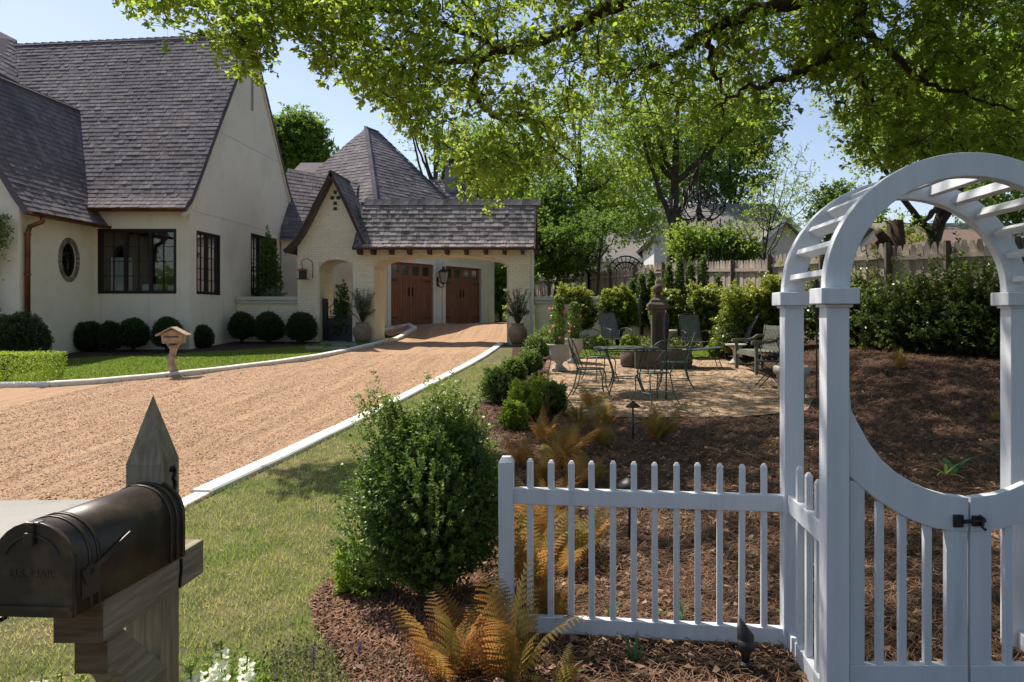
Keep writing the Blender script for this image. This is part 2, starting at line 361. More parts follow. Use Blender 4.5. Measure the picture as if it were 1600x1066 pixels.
def ruts(x, y):
    u = x+.09*y; v = y
    a = .55+.45*np.sin(v*.37+2*np.sin(u*.9))
    return .017*a*np.sin(u*4.3+.5*np.sin(v*.5))+.008*np.sin(u*9.7+.8*np.sin(v*.7)+1)*np.sin(v*.33+u*2)+.005*np.sin(u*17+1.1*np.sin(v*.9))*np.sin(v*.8+u)
sheet('driveway', drive, .012, GRAV, .16, ruts)
apron = [xy(q) for q in apron_far]+[xy(G(284,801)), xy(G(0,974)), xy(G(-400,1250)), (-9,3.2)]
sheet('driveway_apron', apron, .02, CONC, .5)
street = [(-40,-6),(40,-6),(40,-2.2),(-3.2,-2.2),(-6.5,1.6),(-9,3.0),(-40,3.0)]
sheet('street', street, -.03, mat('asphalt', (.05,.05,.052), (.07,.068,.066), 30, .9, .5, 200), 2)
# lawns
hedge_edge = [G(802,541), G(796,575), G(762,596), G(752,630), G(742,665), G(640,735), G(530,900), G(488,945), G(497,985), G(540,1040), G(560,1100), (-.9,1.6)]
lawn1 = [xy(q) for q in KRg]+[xy(q) for q in hedge_edge]+[(-.9,.2),(-4,-.6),(-5,.8)]+[xy(G(-400,1250)), xy(G(0,974))]
sheet('lawn', lawn1, .0, GRASSM, .4)
lawn2 = [xy(q) for q in KLg]+[(-6.25,23.3),(-6.9,22.5),(-8.2,20.6),(-10.3,18.6),(-12.0,17.6),(-12.7,15.8),(-12.4,14.6)]+[xy(G(-60,606))]
sheet('front_lawn', lawn2, .02, GRASSF, .4)
sheet('mulch_bed', [(-13.3,14.2),(-12.2,14.7),(-12.6,15.8),(-11.9,17.7),(-10.25,18.7),(-8.15,20.7),(-7.9,22.7),(-10.6,22.8),(-10.7,20.2),(-13.3,20.2)], .035, MULCH, .5)
# planting beds right of the lawn: bark near the path, pine straw beyond the picket fence
bed = [xy(q) for q in hedge_edge]+[(-.9,-2.0),(12,-2.0),(13,16),(6.2,22.4),(-1.3,22.4),(-1.3,20.5)]
sheet('pine_straw_bed', bed, .012, MULCH, .3)
pat = [(-.50,10.6),(-.1,10.15),(.9,9.95),(2.2,10.0),(3.3,10.5),(3.75,11.6),(3.8,15),(3.5,17.4),(.2,17.6),(-.62,17.5),(-.6,14.5)]
sheet('patio', pat, .03, mat('patio_gravel', (.50,.36,.235), (.37,.26,.165), 12, .95, .9, 70, dist=.015, blotch=[(1.2,(.30,.20,.13),.55,.75),(45,(.2,.13,.085),.62,.72)]), .4)
lawn3 = [(-.7,18.0),(3.6,17.9),(4.0,20.5),(-.9,20.8)]
sheet('back_lawn', lawn3, .03, BLADF, .5)
# kerbs
def kerb(pts, wd, hgt, name, side):
    m = MB(); pts = resample([xy(p) for p in pts], .5, False); n = len(pts); ring = []
    for i, p in enumerate(pts):
        d = (pts[min(i+1,n-1)]-pts[max(i-1,0)]).normalized(); nn = Vector((-d.y, d.x))*side; q = p+nn*wd
        for (pp, z) in ((p,-.1),(p,hgt-.015),(p+nn*.015,hgt),(q-nn*.015,hgt),(q,hgt-.015),(q,-.1)):
            ring.append((pp.x+.003*math.sin(i*2.1), pp.y, g(pp.x, pp.y)+z+.003*math.sin(i*1.7)))
    m.v = ring; m.t = [0]*len(ring); m.f = [(i*6+k, i*6+k+1, (i+1)*6+k+1, (i+1)*6+k) for i in range(n-1) for k in range(5)]
    m.f += [(0,1,2,3,4,5), tuple((n-1)*6+k for k in (5,4,3,2,1,0))]
    o = m.build(name, KERBM, norm=True); o['kind'] = 'structure'
kerb(KRg[4:], .19, .05, 'driveway_kerb', 1); kerb(KLg+[Vector(xy(G(640,509))), Vector((-6.9,25.2))], .18, .10, 'lawn_kerb', 1)
kerb(KRg[:5], .16, .03, 'kerb_end', 1)
# low retaining kerb wall at far left with white cap
sheet('paver_joint_bed', [(-7.9,21.5),(-6.6,21.5),(-6.6,22.5),(-7.9,22.5)], .045, SOIL, .5)
def stone_slabs():
    t = thing('stepping_stone_path', 'grey stone slabs laid in the grass before the iron garden gate', 'path', (-7.2,22,g(-7.2,22)))
    me = None
    for (px0,px1,y0,y1) in ((503,540,535,540),(478,508,544,549),(512,541,545,549.5),(520,556,538,543)):
        a = G(px0,y0); b = G(px1,y0); c = G(px1+3,y1); d = G(px0-3,y1)
        MB().hexa([d+Vector((0,0,.0)), c+Vector((0,0,0)), b, a, d+Vector((0,0,.06)), c+Vector((0,0,.06)), b+Vector((0,0,.06)), a+Vector((0,0,.06))]).build('paving_slab', SLAB, t, bevel=.01)
stone_slabs()
# ---- ground clutter
def scatter(poly, n, box=None):
    xs = [p[0] for p in poly]; ys = [p[1] for p in poly]
    x0, x1, y0, y1 = box or (min(xs), max(xs), min(ys), max(ys))
    X = rng.uniform(x0, x1, n); Y = rng.uniform(y0, y1, n); k = insv(X, Y, poly); return X[k], Y[k]
def nz(X, Y, s=1.0, ph=0.0):                       # cheap smooth noise 0..1
    v = np.sin(X*1.7*s+ph+1.3*np.sin(Y*1.1*s))+np.sin(Y*2.3*s+1.7*np.sin(X*.9*s+ph))+.6*np.sin((X+Y)*4.1*s+ph*2)+.5*np.sin((X-Y)*7.3*s)
    return np.clip(v/6.2+.5, 0, 1)
def grass(name, poly, n, hgt, wid, m, box=None, dry=.3, dz=0.0, pw=0.0):
    X, Y = scatter(poly, n, box)
    if pw:                                          # denser near the camera
        k = rng.random(len(X)) < np.clip((pw/np.maximum(Y,1))**1.2, 0, 1); X = X[k]; Y = Y[k]
    n = len(X); Z = gv(X, Y)+dz; pa = nz(X, Y, 1.3); pb = nz(X, Y, 4.1, 2)
    h = hgt*rng.uniform(.45, 1.2, n)*(.65+.6*pa); a = rng.uniform(0, 2*PI, n); l = rng.uniform(.1,.9,n)*h; b = rng.uniform(0, 2*PI, n)
    w = wid*(.8+.05*Y)
    c = np.stack([X,Y,Z],1); s = np.stack([np.cos(a)*w, np.sin(a)*w, 0*a],1); tip = c+np.stack([np.cos(b)*l, np.sin(b)*l, h],1)
    tn = np.clip(rng.random(n)*.5+(1-pa)*.65-.35+dry+(pb-.5)*.6, 0, 1)
    o = bulk(name, np.stack([c-s, c+s, tip],1), m, tn); o['kind'] = 'stuff'
    return tag(o, None)
tag(grass('grass', lawn1, 430000, .042, .0028, BLADE, (-5.5,1,1.0,17), .12, 0, 4.5), 'short green and straw coloured grass of the lawn beside the drive', 'grass')
tag(grass('lawn_grass', lawn2, 150000, .05, .008, BLADF, None, -.1, .02), 'dense green grass of the front lawn before the house', 'grass')
tag(grass('back_grass', lawn3, 12000, .05, .012, BLADF, None, 0, .03), 'bright grass strip between the patio and the garden wall', 'grass')
def pebbles(name, poly, n, sz, m, box, pw, dz=.012):
    X, Y = scatter(poly, n, box); k = rng.random(len(X)) < np.clip((pw/np.maximum(Y,1))**1.5, 0, 1); X = X[k]; Y = Y[k]; n = len(X)
    s = sz*rng.lognormal(0, .35, n); Z = gv(X, Y)+dz+ruts(X, Y)+s*.15; a = rng.uniform(0, 2*PI, n)
    c = np.stack([X,Y,Z],1); u = np.stack([np.cos(a)*s, np.sin(a)*s, rng.normal(0,.3,n)*s],1); v = np.stack([-np.sin(a)*s*.7, np.cos(a)*s*.7, rng.normal(0,.2,n)*s],1); t = np.stack([0*s,0*s,s*.6],1)
    F = np.concatenate([np.stack([c+u, c+v, c+t],1), np.stack([c+v, c-u, c+t],1), np.stack([c-u, c-v, c+t],1), np.stack([c-v, c+u, c+t],1)])
    o = bulk(name, F, m, np.tile(rng.random(n)**1.6, 4)); o['kind'] = 'stuff'; return o
tag(pebbles('gravel_stones', drive, 150000, .0085, PEBB, (-8.5,-1,5.6,19), 9), 'loose tan pea gravel spread over the driveway', 'gravel')
def needles(name, poly, n, L, W, m, box, pw, lift=.03, dz=.015, tp=.8):
    X, Y = scatter(poly, n, box); k = rng.random(len(X)) < np.clip((pw/np.maximum(Y,.5))**1.3, 0, 1); X = X[k]; Y = Y[k]; n = len(X)
    a = rng.uniform(0, 2*PI, n)+nz(X,Y,2)*3; L = L*rng.uniform(.5, 1.3, n); w = W*(.7+.12*Y); Z = gv(X, Y)+dz+rng.random(n)**2*lift
    c = np.stack([X,Y,Z],1); d = np.stack([np.cos(a)*L/2, np.sin(a)*L/2, rng.normal(0,.16,n)*L/2],1); s = np.stack([-np.sin(a)*w, np.cos(a)*w, 0*a],1)
    b = c+np.stack([0*a,0*a,rng.uniform(0,.02,n)],1)+s*rng.normal(0,4,n)[:,None]
    F = np.concatenate([np.stack([c-d-s, c-d+s, b+s, b-s],1), np.stack([b-s, b+s, c+d+s, c+d-s],1)])
    o = bulk(name, F, m, np.tile(rng.random(n)**tp*(.35+.65*nz(X,Y,1.7,1)), 2)); o['kind'] = 'stuff'; return o
tag(needles('pine_straw', [p for p in bed], 250000, .13, .0016, NEEDLE, (-2.2,9,2.2,17), 6), 'brown pine needles covering the bed behind the picket fence', 'pine straw')
chips = [xy(G(*p)) for p in ((530,905),(488,945),(495,985),(530,1030),(560,1090),(700,1100),(760,1000),(800,950),(700,880),(600,880))]
tag(needles('bark_mulch', chips, 42000, .045, .0038, BARKCH, None, 6, .03, .02), 'red brown bark chips around the foot of the large boxwood', 'mulch')
def deadleaves(name, poly, n, m, box, sz, pw):
    X, Y = scatter(poly, n, box); k = rng.random(len(X)) < np.clip(pw/np.maximum(Y,.5), 0, 1); X = X[k]; Y = Y[k]; n = len(X)
    c = np.stack([X, Y, gv(X,Y)+.03+rng.random(n)*.02],1); d = unit(n); d[:,2] *= .25
    o = bulk(name, leafquads(c, sz*rng.uniform(.6,1.3,n), .55, 2.5, .14, d), m, rng.random(n)); o['kind'] = 'stuff'; return o
tag(deadleaves('fallen_leaves', bed, 6500, DLEAF, (-1,6,1.9,9), .062, 3.4), 'dry tan oak leaves fallen on the pine straw', 'leaves')
tag(deadleaves('lawn_litter', lawn1, 420, DLEAF, (-4,0,2,12), .035, 5), 'small dry leaves lying scattered on the lawn', 'leaves')
# patio edging bricks
t = thing('patio_edging', 'row of old bricks edging the gravel patio on the lawn side', 'edging', (-.6,14,g(-.6,14)))
bm_ = MB().box((-.1,-.045,-.03),(.1,.045,.035)); b0 = bm_.build('brick', mat('edging_brick', (.28,.17,.12), (.2,.12,.09), 8, .9, .4, 40, rand=.25), t, world=False, bevel=.006)
edge = resample([(-.52,10.7),(-.60,14.5),(-.64,17.5),(.2,17.62),(3.4,17.45)], .225, False)
for i in range(len(edge)-1):
    a, b = edge[i], edge[i+1]; c = (a+b)/2; d = b-a
    lo = (c.x+.6, c.y-14, g(c.x,c.y)-g(-.6,14)+.03+random.uniform(-.006,.008)); rt = (random.uniform(-.05,.05),0,math.atan2(d.y,d.x)+random.uniform(-.05,.05))
    if i == 0: b0.location = lo; b0.rotation_euler = rt
    else: piece('brick', b0.data, t, lo, rt)
# ================================================================ roofs and windows
def shingles(m, L, Rr, n, wd, thick=.012, seed=0, out=None):
    """L(v), Rr(v): left/right edge points for v in 0..1 (eave to ridge); n courses; wedge shingles into m or out (list of 8-point sets)"""
    rr = random.Random(seed); ref = (Rr(0)-L(0)).normalized(); o0 = L(0)
    for j in range(n):
        v0, v1 = j/n, (j+1.12)/n; v1 = min(v1, 1.0)
        a0, b0_, a1, b1 = L(v0), Rr(v0), L(v1), Rr(v1)
        u0 = (a0-o0).dot(ref); u1 = (b0_-o0).dot(ref); w0 = (a1-o0).dot(ref); w1 = (b1-o0).dot(ref)
        nrm = (b0_-a0).cross((a1+b1)/2-(a0+b0_)/2)
        if nrm.length < 1e-7: nrm = ref.cross((a1+b1)/2-(a0+b0_)/2)
        nrm.normalize()
        X0 = lambda u: a0+(b0_-a0)*((u-u0)/(u1-u0)); X1 = lambda u: a1+(b1-a1)*((u-w0)/max(w1-w0,1e-4))
        u = u0-rr.random()*wd
        while u < u1:
            e = u+wd*rr.choice((.6,.8,1,1,1.25,1.5)); c0, c1 = max(u,u0), min(e,u1); d0, d1 = max(u,w0), min(e,w1)
            if c1-c0 > .02 and d1 > d0-.001:
                if d1-d0 < .01: d1 = d0+.01
                gp = .004; th = thick*rr.uniform(.7,1.6)+(.006 if rr.random() < .3 else 0)
                q = [X0(c0+gp), X0(c1-gp), X1(d1-gp), X1(d0+gp)]
                pts = [p-nrm*.012 for p in q]+[q[0]+nrm*th, q[1]+nrm*th, q[2]+nrm*.001, q[3]+nrm*.001]
                t = rr.random()**2
                if out is not None: out.append((pts, t))
                else: m.hexa(pts, t)
            u = e
    return m
def lerp(a, b): return lambda v: Vector(a)*(1-v)+Vector(b)*v
def path(pts):
    pts = [Vector(p) for p in pts]; n = len(pts)-1; L = [0]
    for i in range(n): L.append(L[-1]+(pts[i+1]-pts[i]).length)
    def f(v):
        v = min(1, max(0, v))*L[-1]; i = 0
        while i < n-1 and L[i+1] < v: i += 1
        s = (v-L[i])/(L[i+1]-L[i]); return pts[i]*(1-s)+pts[i+1]*s
    return f
def slab(m, q, th):                                # roof deck under the shingles
    q = [Vector(p) for p in q]; nrm = (q[1]-q[0]).cross(q[-1]-q[0])
    if nrm.z < 0: nrm = -nrm
    nrm.normalize(); lo = [p-nrm*(th+.014) for p in q]; hi = [p-nrm*.014 for p in q]; n = len(q)
    m.add(lo+hi, [tuple(range(n))[::-1], tuple(range(n,2*n))]+[(i,(i+1)%n,(i+1)%n+n,i+n) for i in range(n)])
def window(par, mp, u0, u1, z0, z1, sashes, cols, rows, recess=.07):
    """mp(u,z,n) plane mapping; bronze steel-look window with real bars and separate panes"""
    fw = .045; m = MB()
    def bx(m, a0, a1, b0, b1, n0, n1):
        c = [mp(a0,b0,n0),mp(a1,b0,n0),mp(a1,b0,n1),mp(a0,b0,n1),mp(a0,b1,n0),mp(a1,b1,n0),mp(a1,b1,n1),mp(a0,b1,n1)]; m.hexa(c)
    bx(m,u0,u1,z0,z0+fw,-recess-.05,.015); bx(m,u0,u1,z1-fw,z1,-recess-.05,.012)
    bx(m,u0,u0+fw,z0+fw,z1-fw,-recess-.05,.01); bx(m,u1-fw,u1,z0+fw,z1-fw,-recess-.05,.01)
    sw = (u1-u0-2*fw)/sashes; fr = m.build('window', BRONZ, par, norm=True)
    for s in range(sashes):
        a = u0+fw+s*sw; b = a+sw; sf = .04; mm = MB()
        bx(mm,a,a+sf,z0+fw,z1-fw,-recess-.04,-.02); bx(mm,b-sf,b,z0+fw,z1-fw,-recess-.04,-.02)
        bx(mm,a+sf,b-sf,z0+fw,z0+fw+sf,-recess-.04,-.022); bx(mm,a+sf,b-sf,z1-fw-sf,z1-fw,-recess-.04,-.022)
        ia, ib, ja, jb = a+sf, b-sf, z0+fw+sf, z1-fw-sf
        for c in range(1, cols): uu = ia+(ib-ia)*c/cols; bx(mm,uu-.009,uu+.009,ja,jb,-recess-.03,-recess+.02)
        for r_ in range(1, rows): zz = ja+(jb-ja)*r_/rows; bx(mm,ia,ib,zz-.009,zz+.009,-recess-.028,-recess+.018)
        mm.build('sash', BRONZ, fr)
        for c in range(cols):
            for r_ in range(rows):
                p0 = ia+(ib-ia)*c/cols; p1 = ia+(ib-ia)*(c+1)/cols; q0 = ja+(jb-ja)*r_/rows; q1 = ja+(jb-ja)*(r_+1)/rows
                tl = random.uniform(-.002,.002)
                MB().hexa([mp(p0,q0,-recess-.006),mp(p1,q0,-recess-.006+tl),mp(p1,q0,-recess+tl),mp(p0,q0,-recess),mp(p0,q1,-recess-.006),mp(p1,q1,-recess-.006+tl),mp(p1,q1,-recess+tl),mp(p0,q1,-recess)]).build('pane', GLASS, fr)
    return fr
# ================================================================ house
H = thing('house', 'cream stucco house with steep grey shingle roof and dark framed windows', 'house', (-12,20,.6))
XG, YF, YR, YB = -10.5, 20.0, 23.7, 27.6
fm = lambda u, z, n: Vector((u, YF-n, z))                       # front wall
gm = lambda u, z, n: Vector((XG+n, u, z))                       # gable wall facing the drive, u = Y
sm_ = lambda u, z, n: Vector((-13.08+n, u, z))                   # side wall of the left wing
MB().extr([(-13.3,.2),(-10.503,.2),(-10.503,4.5),(-13.3,4.5)], [[(-12.99,2.14),(-10.86,2.14),(-10.86,3.9),(-12.99,3.9)]], fm, .25).build('front_wall', STUC, H)
def gy(a, b): return a*FOC/(CX-b) if 0 else (-XG)*FOC/(CX-b)
B0, B1, C0_, C1_ = gy(0,307), gy(0,343.5), gy(0,392), gy(0,432)
MB().extr([(20.003,.2),(YB,.2),(YB,5.0),(26.6,6.1),(25.1,8.4),(YR,10.45),(22.6,8.8),(21.2,6.5),(20.3,5.0),(20.003,4.5)],
          [[(B0,2.14),(B1,2.14),(B1,3.9),(B0,3.9)], [(C0_,2.2),(C1_,2.2),(C1_,4.2),(C0_,4.2)]], gm, .25).build('gable_wall', STUC, H)
# hairline stucco joints
m = MB()
for z in (4.42, 6.95): m.beam((XG+.004, 20.1 if z < 5 else 21.6, z),(XG+.004, 27.5 if z < 5 else 25.9, z), .006, .014)
for yy in (21.9,): m.beam((XG+.004,yy,.5),(XG+.004,yy,2.1),.006,.012)
for xx in (-12.9,-11.6,-10.9): m.beam((xx,YF-.003,.5),(xx,YF-.003,2.1),.012,.006)
m.build('stucco_joint', mat('stucco_joint_line', (.62,.55,.44), rough=.9), H)
m = MB(); m.beam((XG+.02,23.8,8.15),(XG+.02,23.8,9.45),.05,.1,(1,0,0)); m.build('slot_vent', mat('vent_frame', (.45,.42,.36)), H)
m = MB()
for k in range(26): m.box((XG+.045,23.765,8.18+k*.049),(XG+.062,23.835,8.20+k*.049))
m.build('vent_louvre', DARK, H)
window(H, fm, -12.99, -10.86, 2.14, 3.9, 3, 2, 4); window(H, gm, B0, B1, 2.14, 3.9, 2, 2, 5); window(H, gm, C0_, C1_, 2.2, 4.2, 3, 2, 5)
# left wing
ov = MB(); oc = (18.98, 2.98)
el = [(oc[0]+.27*math.cos(a), oc[1]+.45*math.sin(a)) for a in [2*PI*k/28 for k in range(28)]]
MB().extr([(17.32,.2),(20.02,.2),(20.02,4.1),(17.32,4.1)], [el], sm_, .25).build('side_wall', STUC, H)
ow = MB()
for k in range(28):
    a0, a1 = 2*PI*k/28, 2*PI*(k+1)/28
    pr = lambda a, rx, rz, n: sm_(oc[0]+rx*math.cos(a), oc[1]+rz*math.sin(a), n)
    ow.hexa([pr(a0,.27,.45,-.08),pr(a1,.27,.45,-.08),pr(a1,.27,.45,-.03),pr(a0,.27,.45,-.03),pr(a0,.235,.415,-.08),pr(a1,.235,.415,-.08),pr(a1,.235,.415,-.03),pr(a0,.235,.415,-.03)])
ow.box((-13.15,oc[0]-.01,oc[1]-.42),(-13.13,oc[0]+.01,oc[1]+.42))
for zz in (-.2,0,.2): ow.box((-13.152,oc[0]-.25,oc[1]+zz-.01),(-13.132,oc[0]+.25,oc[1]+zz+.01))
owf = ow.build('oval_window', BRONZ, H)
MB().extr([(oc[0]+.24*math.cos(a), oc[1]+.42*math.sin(a)) for a in [2*PI*k/28 for k in range(28)]], [], lambda u,z,n: Vector((-13.16+n,u,z)), .006).build('pane', GLASS, owf)
sb = mat('surround_brick', (.26,.21,.16), (.18,.14,.11), 6, .85, .4, 40, rand=.3)
for k in range(26):
    a0, a1 = 2*PI*(k+.06)/26, 2*PI*(k+.94)/26; q = lambda a, e, n: sm_(oc[0]+(.275+e)*math.cos(a), oc[1]+(.455+e)*math.sin(a), n)
    MB().hexa([q(a0,0,-.02),q(a1,0,-.02),q(a1,0,.02),q(a0,0,.02),q(a0,.12,-.02),q(a1,.12,-.02),q(a1,.12,.02),q(a0,.12,.02)]).build('surround_brick', sb, owf)
wingprof = [(-12.72,3.98),(-13.02,4.4),(-13.35,4.95),(-13.75,5.66),(-14.2,6.5),(-14.86,7.71)]
outl = [(-18,.2),(-13.1,.2),(-13.1,4.0)]+[(x-.02,z-.13) for x, z in wingprof[1:]]+[(-18,2.9)]
MB().extr(outl, [], lambda u,z,n: Vector((u,17.3-n,z)), .25).build('wing_gable_wall', STUC, H)
m = MB(); dk = MB(); L_ = path([(x,17.1,z) for x,z in wingprof]); R_ = path([(x,20.35+1.75*i/5,z) for i,(x,z) in enumerate(wingprof)])
shingles(m, L_, R_, 26, .16, seed=1)
for i in range(5):
    a, b = wingprof[i], wingprof[i+1]; slab(dk, [(a[0],17.1,a[1]),(a[0],20.35+1.75*i/5,a[1]),(b[0],20.35+1.75*(i+1)/5,b[1]),(b[0],17.1,b[1])], .12)
wr = dk.build('wing_roof', SHIN, H); o = m.build('shingle', SHIN, wr); o['kind'] = 'stuff'
rc = MB()
for k in range(20): rc.hexa([Vector((-14.86+dx, 17.1+k*.25+dy, 7.70+dz)) for dx,dy,dz in ((-.1,0,-.15),(.1,0,-.15),(.1,.27,-.16),(-.1,.27,-.16),(-.015,0,.035),(.015,0,.035),(.015,.27,.015),(-.015,.27,.015))], random.random()*.5)
o = rc.build('ridge_cap', SHIN, wr); o['kind'] = 'stuff'
slabm = MB(); slab(slabm, [(-18.2,17.1,1.8),(-14.86,17.1,7.71),(-14.86,22.1,7.71),(-18.2,22.1,1.8)], .12); slabm.build('wing_back_roof', SHIN, H)
# main roof
mp_ = [(19.62,4.42),(19.95,4.72),(20.5,5.55),(21.3,6.82),(22.5,8.68),(23.7,10.6)]
bp_ = [(28.0,4.75),(27.6,5.15),(26.7,6.28),(25.2,8.55),(24.4,9.7),(23.7,10.6)]
sagR = lambda x: .35*min(1,max(0,(XG-x)/7.5))
def rp(pr, x): return [(x, y, z-sagR(x)*(z-4.4)/6.2) for y, z in pr]
m = MB(); dk = MB(); shingles(m, path(rp(mp_,-18.6)), path(rp(mp_,XG+.07)), 46, .145, seed=2); shingles(m, path(rp(bp_,XG+.07)), path(rp(bp_,-18.6)), 36, .3, seed=3)
for pr in (mp_, bp_):
    for i in range(5):
        a = rp(pr,-18.6); b = rp(pr,XG+.07); slab(dk, [a[i], b[i], b[i+1], a[i+1]], .11)
mr = dk.build('main_roof', SHIN, H); o = m.build('shingle', SHIN, mr); o['kind'] = 'stuff'
rc = MB(); x = -18.5
while x < XG-.02:
    z = 10.6-sagR(x); rc.hexa([Vector((x+dx, 23.7+dy, z+dz)) for dx,dy,dz in ((0,-.13,-.17),(.29,-.13,-.17),(.29,.13,-.17),(0,.13,-.17),(0,-.02,.05),(.29,-.02,.03),(.29,.02,.03),(0,.02,.05))], random.random()*.4); x += .26
o = rc.build('ridge_cap', SHIN, mr); o['kind'] = 'stuff'
m = MB()                                            # pale rake trim under the verge
for pr in (mp_, bp_):
    for i in range(5): a, b = pr[i], pr[i+1]; m.beam((XG+.03,a[0],a[1]-.24),(XG+.03,b[0],b[1]-.24),.05,.13,(0,-(b[1]-a[1]),(b[0]-a[0])))
m.build('rake_board', mat('cream_trim', (.74,.65,.47), (.68,.6,.44), 2, .7), H)
# interior seen through the panes
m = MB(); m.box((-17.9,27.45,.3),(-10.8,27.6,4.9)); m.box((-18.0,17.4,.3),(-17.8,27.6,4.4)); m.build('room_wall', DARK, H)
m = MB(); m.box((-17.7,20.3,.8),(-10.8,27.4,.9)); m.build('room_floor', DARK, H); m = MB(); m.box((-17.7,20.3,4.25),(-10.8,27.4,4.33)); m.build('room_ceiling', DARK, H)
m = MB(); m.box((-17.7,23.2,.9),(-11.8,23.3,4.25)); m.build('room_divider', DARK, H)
for (x0,x1,y) in ((-12.86,-12.30,20.36),(-11.07,-10.92,20.36)):
    m = MB(); n = 14
    for k in range(n):
        xa = x0+(x1-x0)*k/n; xb = x0+(x1-x0)*(k+1)/n; m.hexa([(xa,y+.03*(k%2),2.0),(xb,y+.03*((k+1)%2),2.0),(xb,y+.05,2.0),(xa,y+.05,2.0),(xa,y+.03*(k%2),3.15),(xb,y+.03*((k+1)%2),3.15),(xb,y+.05,3.15),(xa,y+.05,3.15)])
    m.build('curtain', CURT, H)
m = MB(); m.box((-12.1,20.5,1.9),(-11.65,20.75,2.42)); m.box((-11.4,20.5,1.9),(-11.15,20.75,2.4)); m.build('chair_back', SOFA, H, bevel=.05)
# gutters and downspout
def gutter(par, a, b, r=.07):
    m = MB(); a = Vector(a); b = Vector(b); d = (b-a).normalized(); s = d.cross(Vector((0,0,1))); ring = []
    for p in (a, b):
        for rr_ in (r, r-.008):
            for k in range(9): an = PI+PI*k/8; ring.append(p+s*math.cos(an)*rr_+Vector((0,0,math.sin(an)*rr_)))
    m.v = [tuple(v) for v in ring]; m.t = [0]*len(ring)
    for o_ in (0, 9): m.f += [(o_+k, o_+k+1, 18+o_+k+1, 18+o_+k) for k in range(8)]
    m.f += [(0,9,27,18),(8,17,35,26)]+[tuple(range(0,9)), tuple(range(18,27))]
    n = int((b-a).length/.8)
    for k in range(1, n): c = a+(b-a)*k/n; m.beam(c+s*r+Vector((0,0,.0)), c-s*r, .03, .012)
    return m.build('gutter', COPP, par, norm=True)
gutter(H, (-13.2,19.6,4.42), (XG+.05,19.6,4.40)); gutter(H, (-12.68,17.1,3.98), (-12.68,20.55,3.97))
m = MB(); m.tube([(-12.68,17.5,3.9),(-12.7,17.5,3.78),(-12.95,17.45,3.66),(-13.0,17.45,3.5),(-13.0,17.45,.75)], .055, 8); m.build('downspout', COPP, H, smooth=True)
m = MB(); 
for z in (1.2,2.5,3.45): m.lathe([(.07,0),(.07,.05)], (-13.0,17.45,z), 10)
m.build('downspout_strap', COPP, H)
# higher roof at the far left
m = MB(); dk = MB(); a0, a1, b0q, b1 = P(-160,30,21.5), P(30,130,22.6), P(-160,-30,23.2), P(27,63,23.9)
shingles(m, lerp(a0,b0q), lerp(a1,b1), 10, .17, seed=5); slab(dk, [a0,a1,b1,b0q], .12)
ur = dk.build('upper_roof', SHIN, H); o = m.build('shingle', SHIN, ur); o['kind'] = 'stuff'
# lower connecting roof between house and entrance gable
m = MB(); dk = MB(); e0 = Vector((-10.4,25.9,4.3)); e1 = Vector((-7.9,25.9,4.3)); r0 = P(449,263,28.0); r1 = P(560,283,28.2)
shingles(m, lerp(e0,r0), lerp(e1,r1), 18, .2, seed=6); dk.add([p-Vector((0,.05,.09)) for p in (e0,e1,r1,r0)], [(0,1,2,3)])
cr = dk.build('connector_roof', SHIN, H); o = m.build('shingle', SHIN, cr); o['kind'] = 'stuff'
MB().box((-10.45,26.1,.3),(-7.5,26.35,4.25)).build('connector_wall', STUC, H)
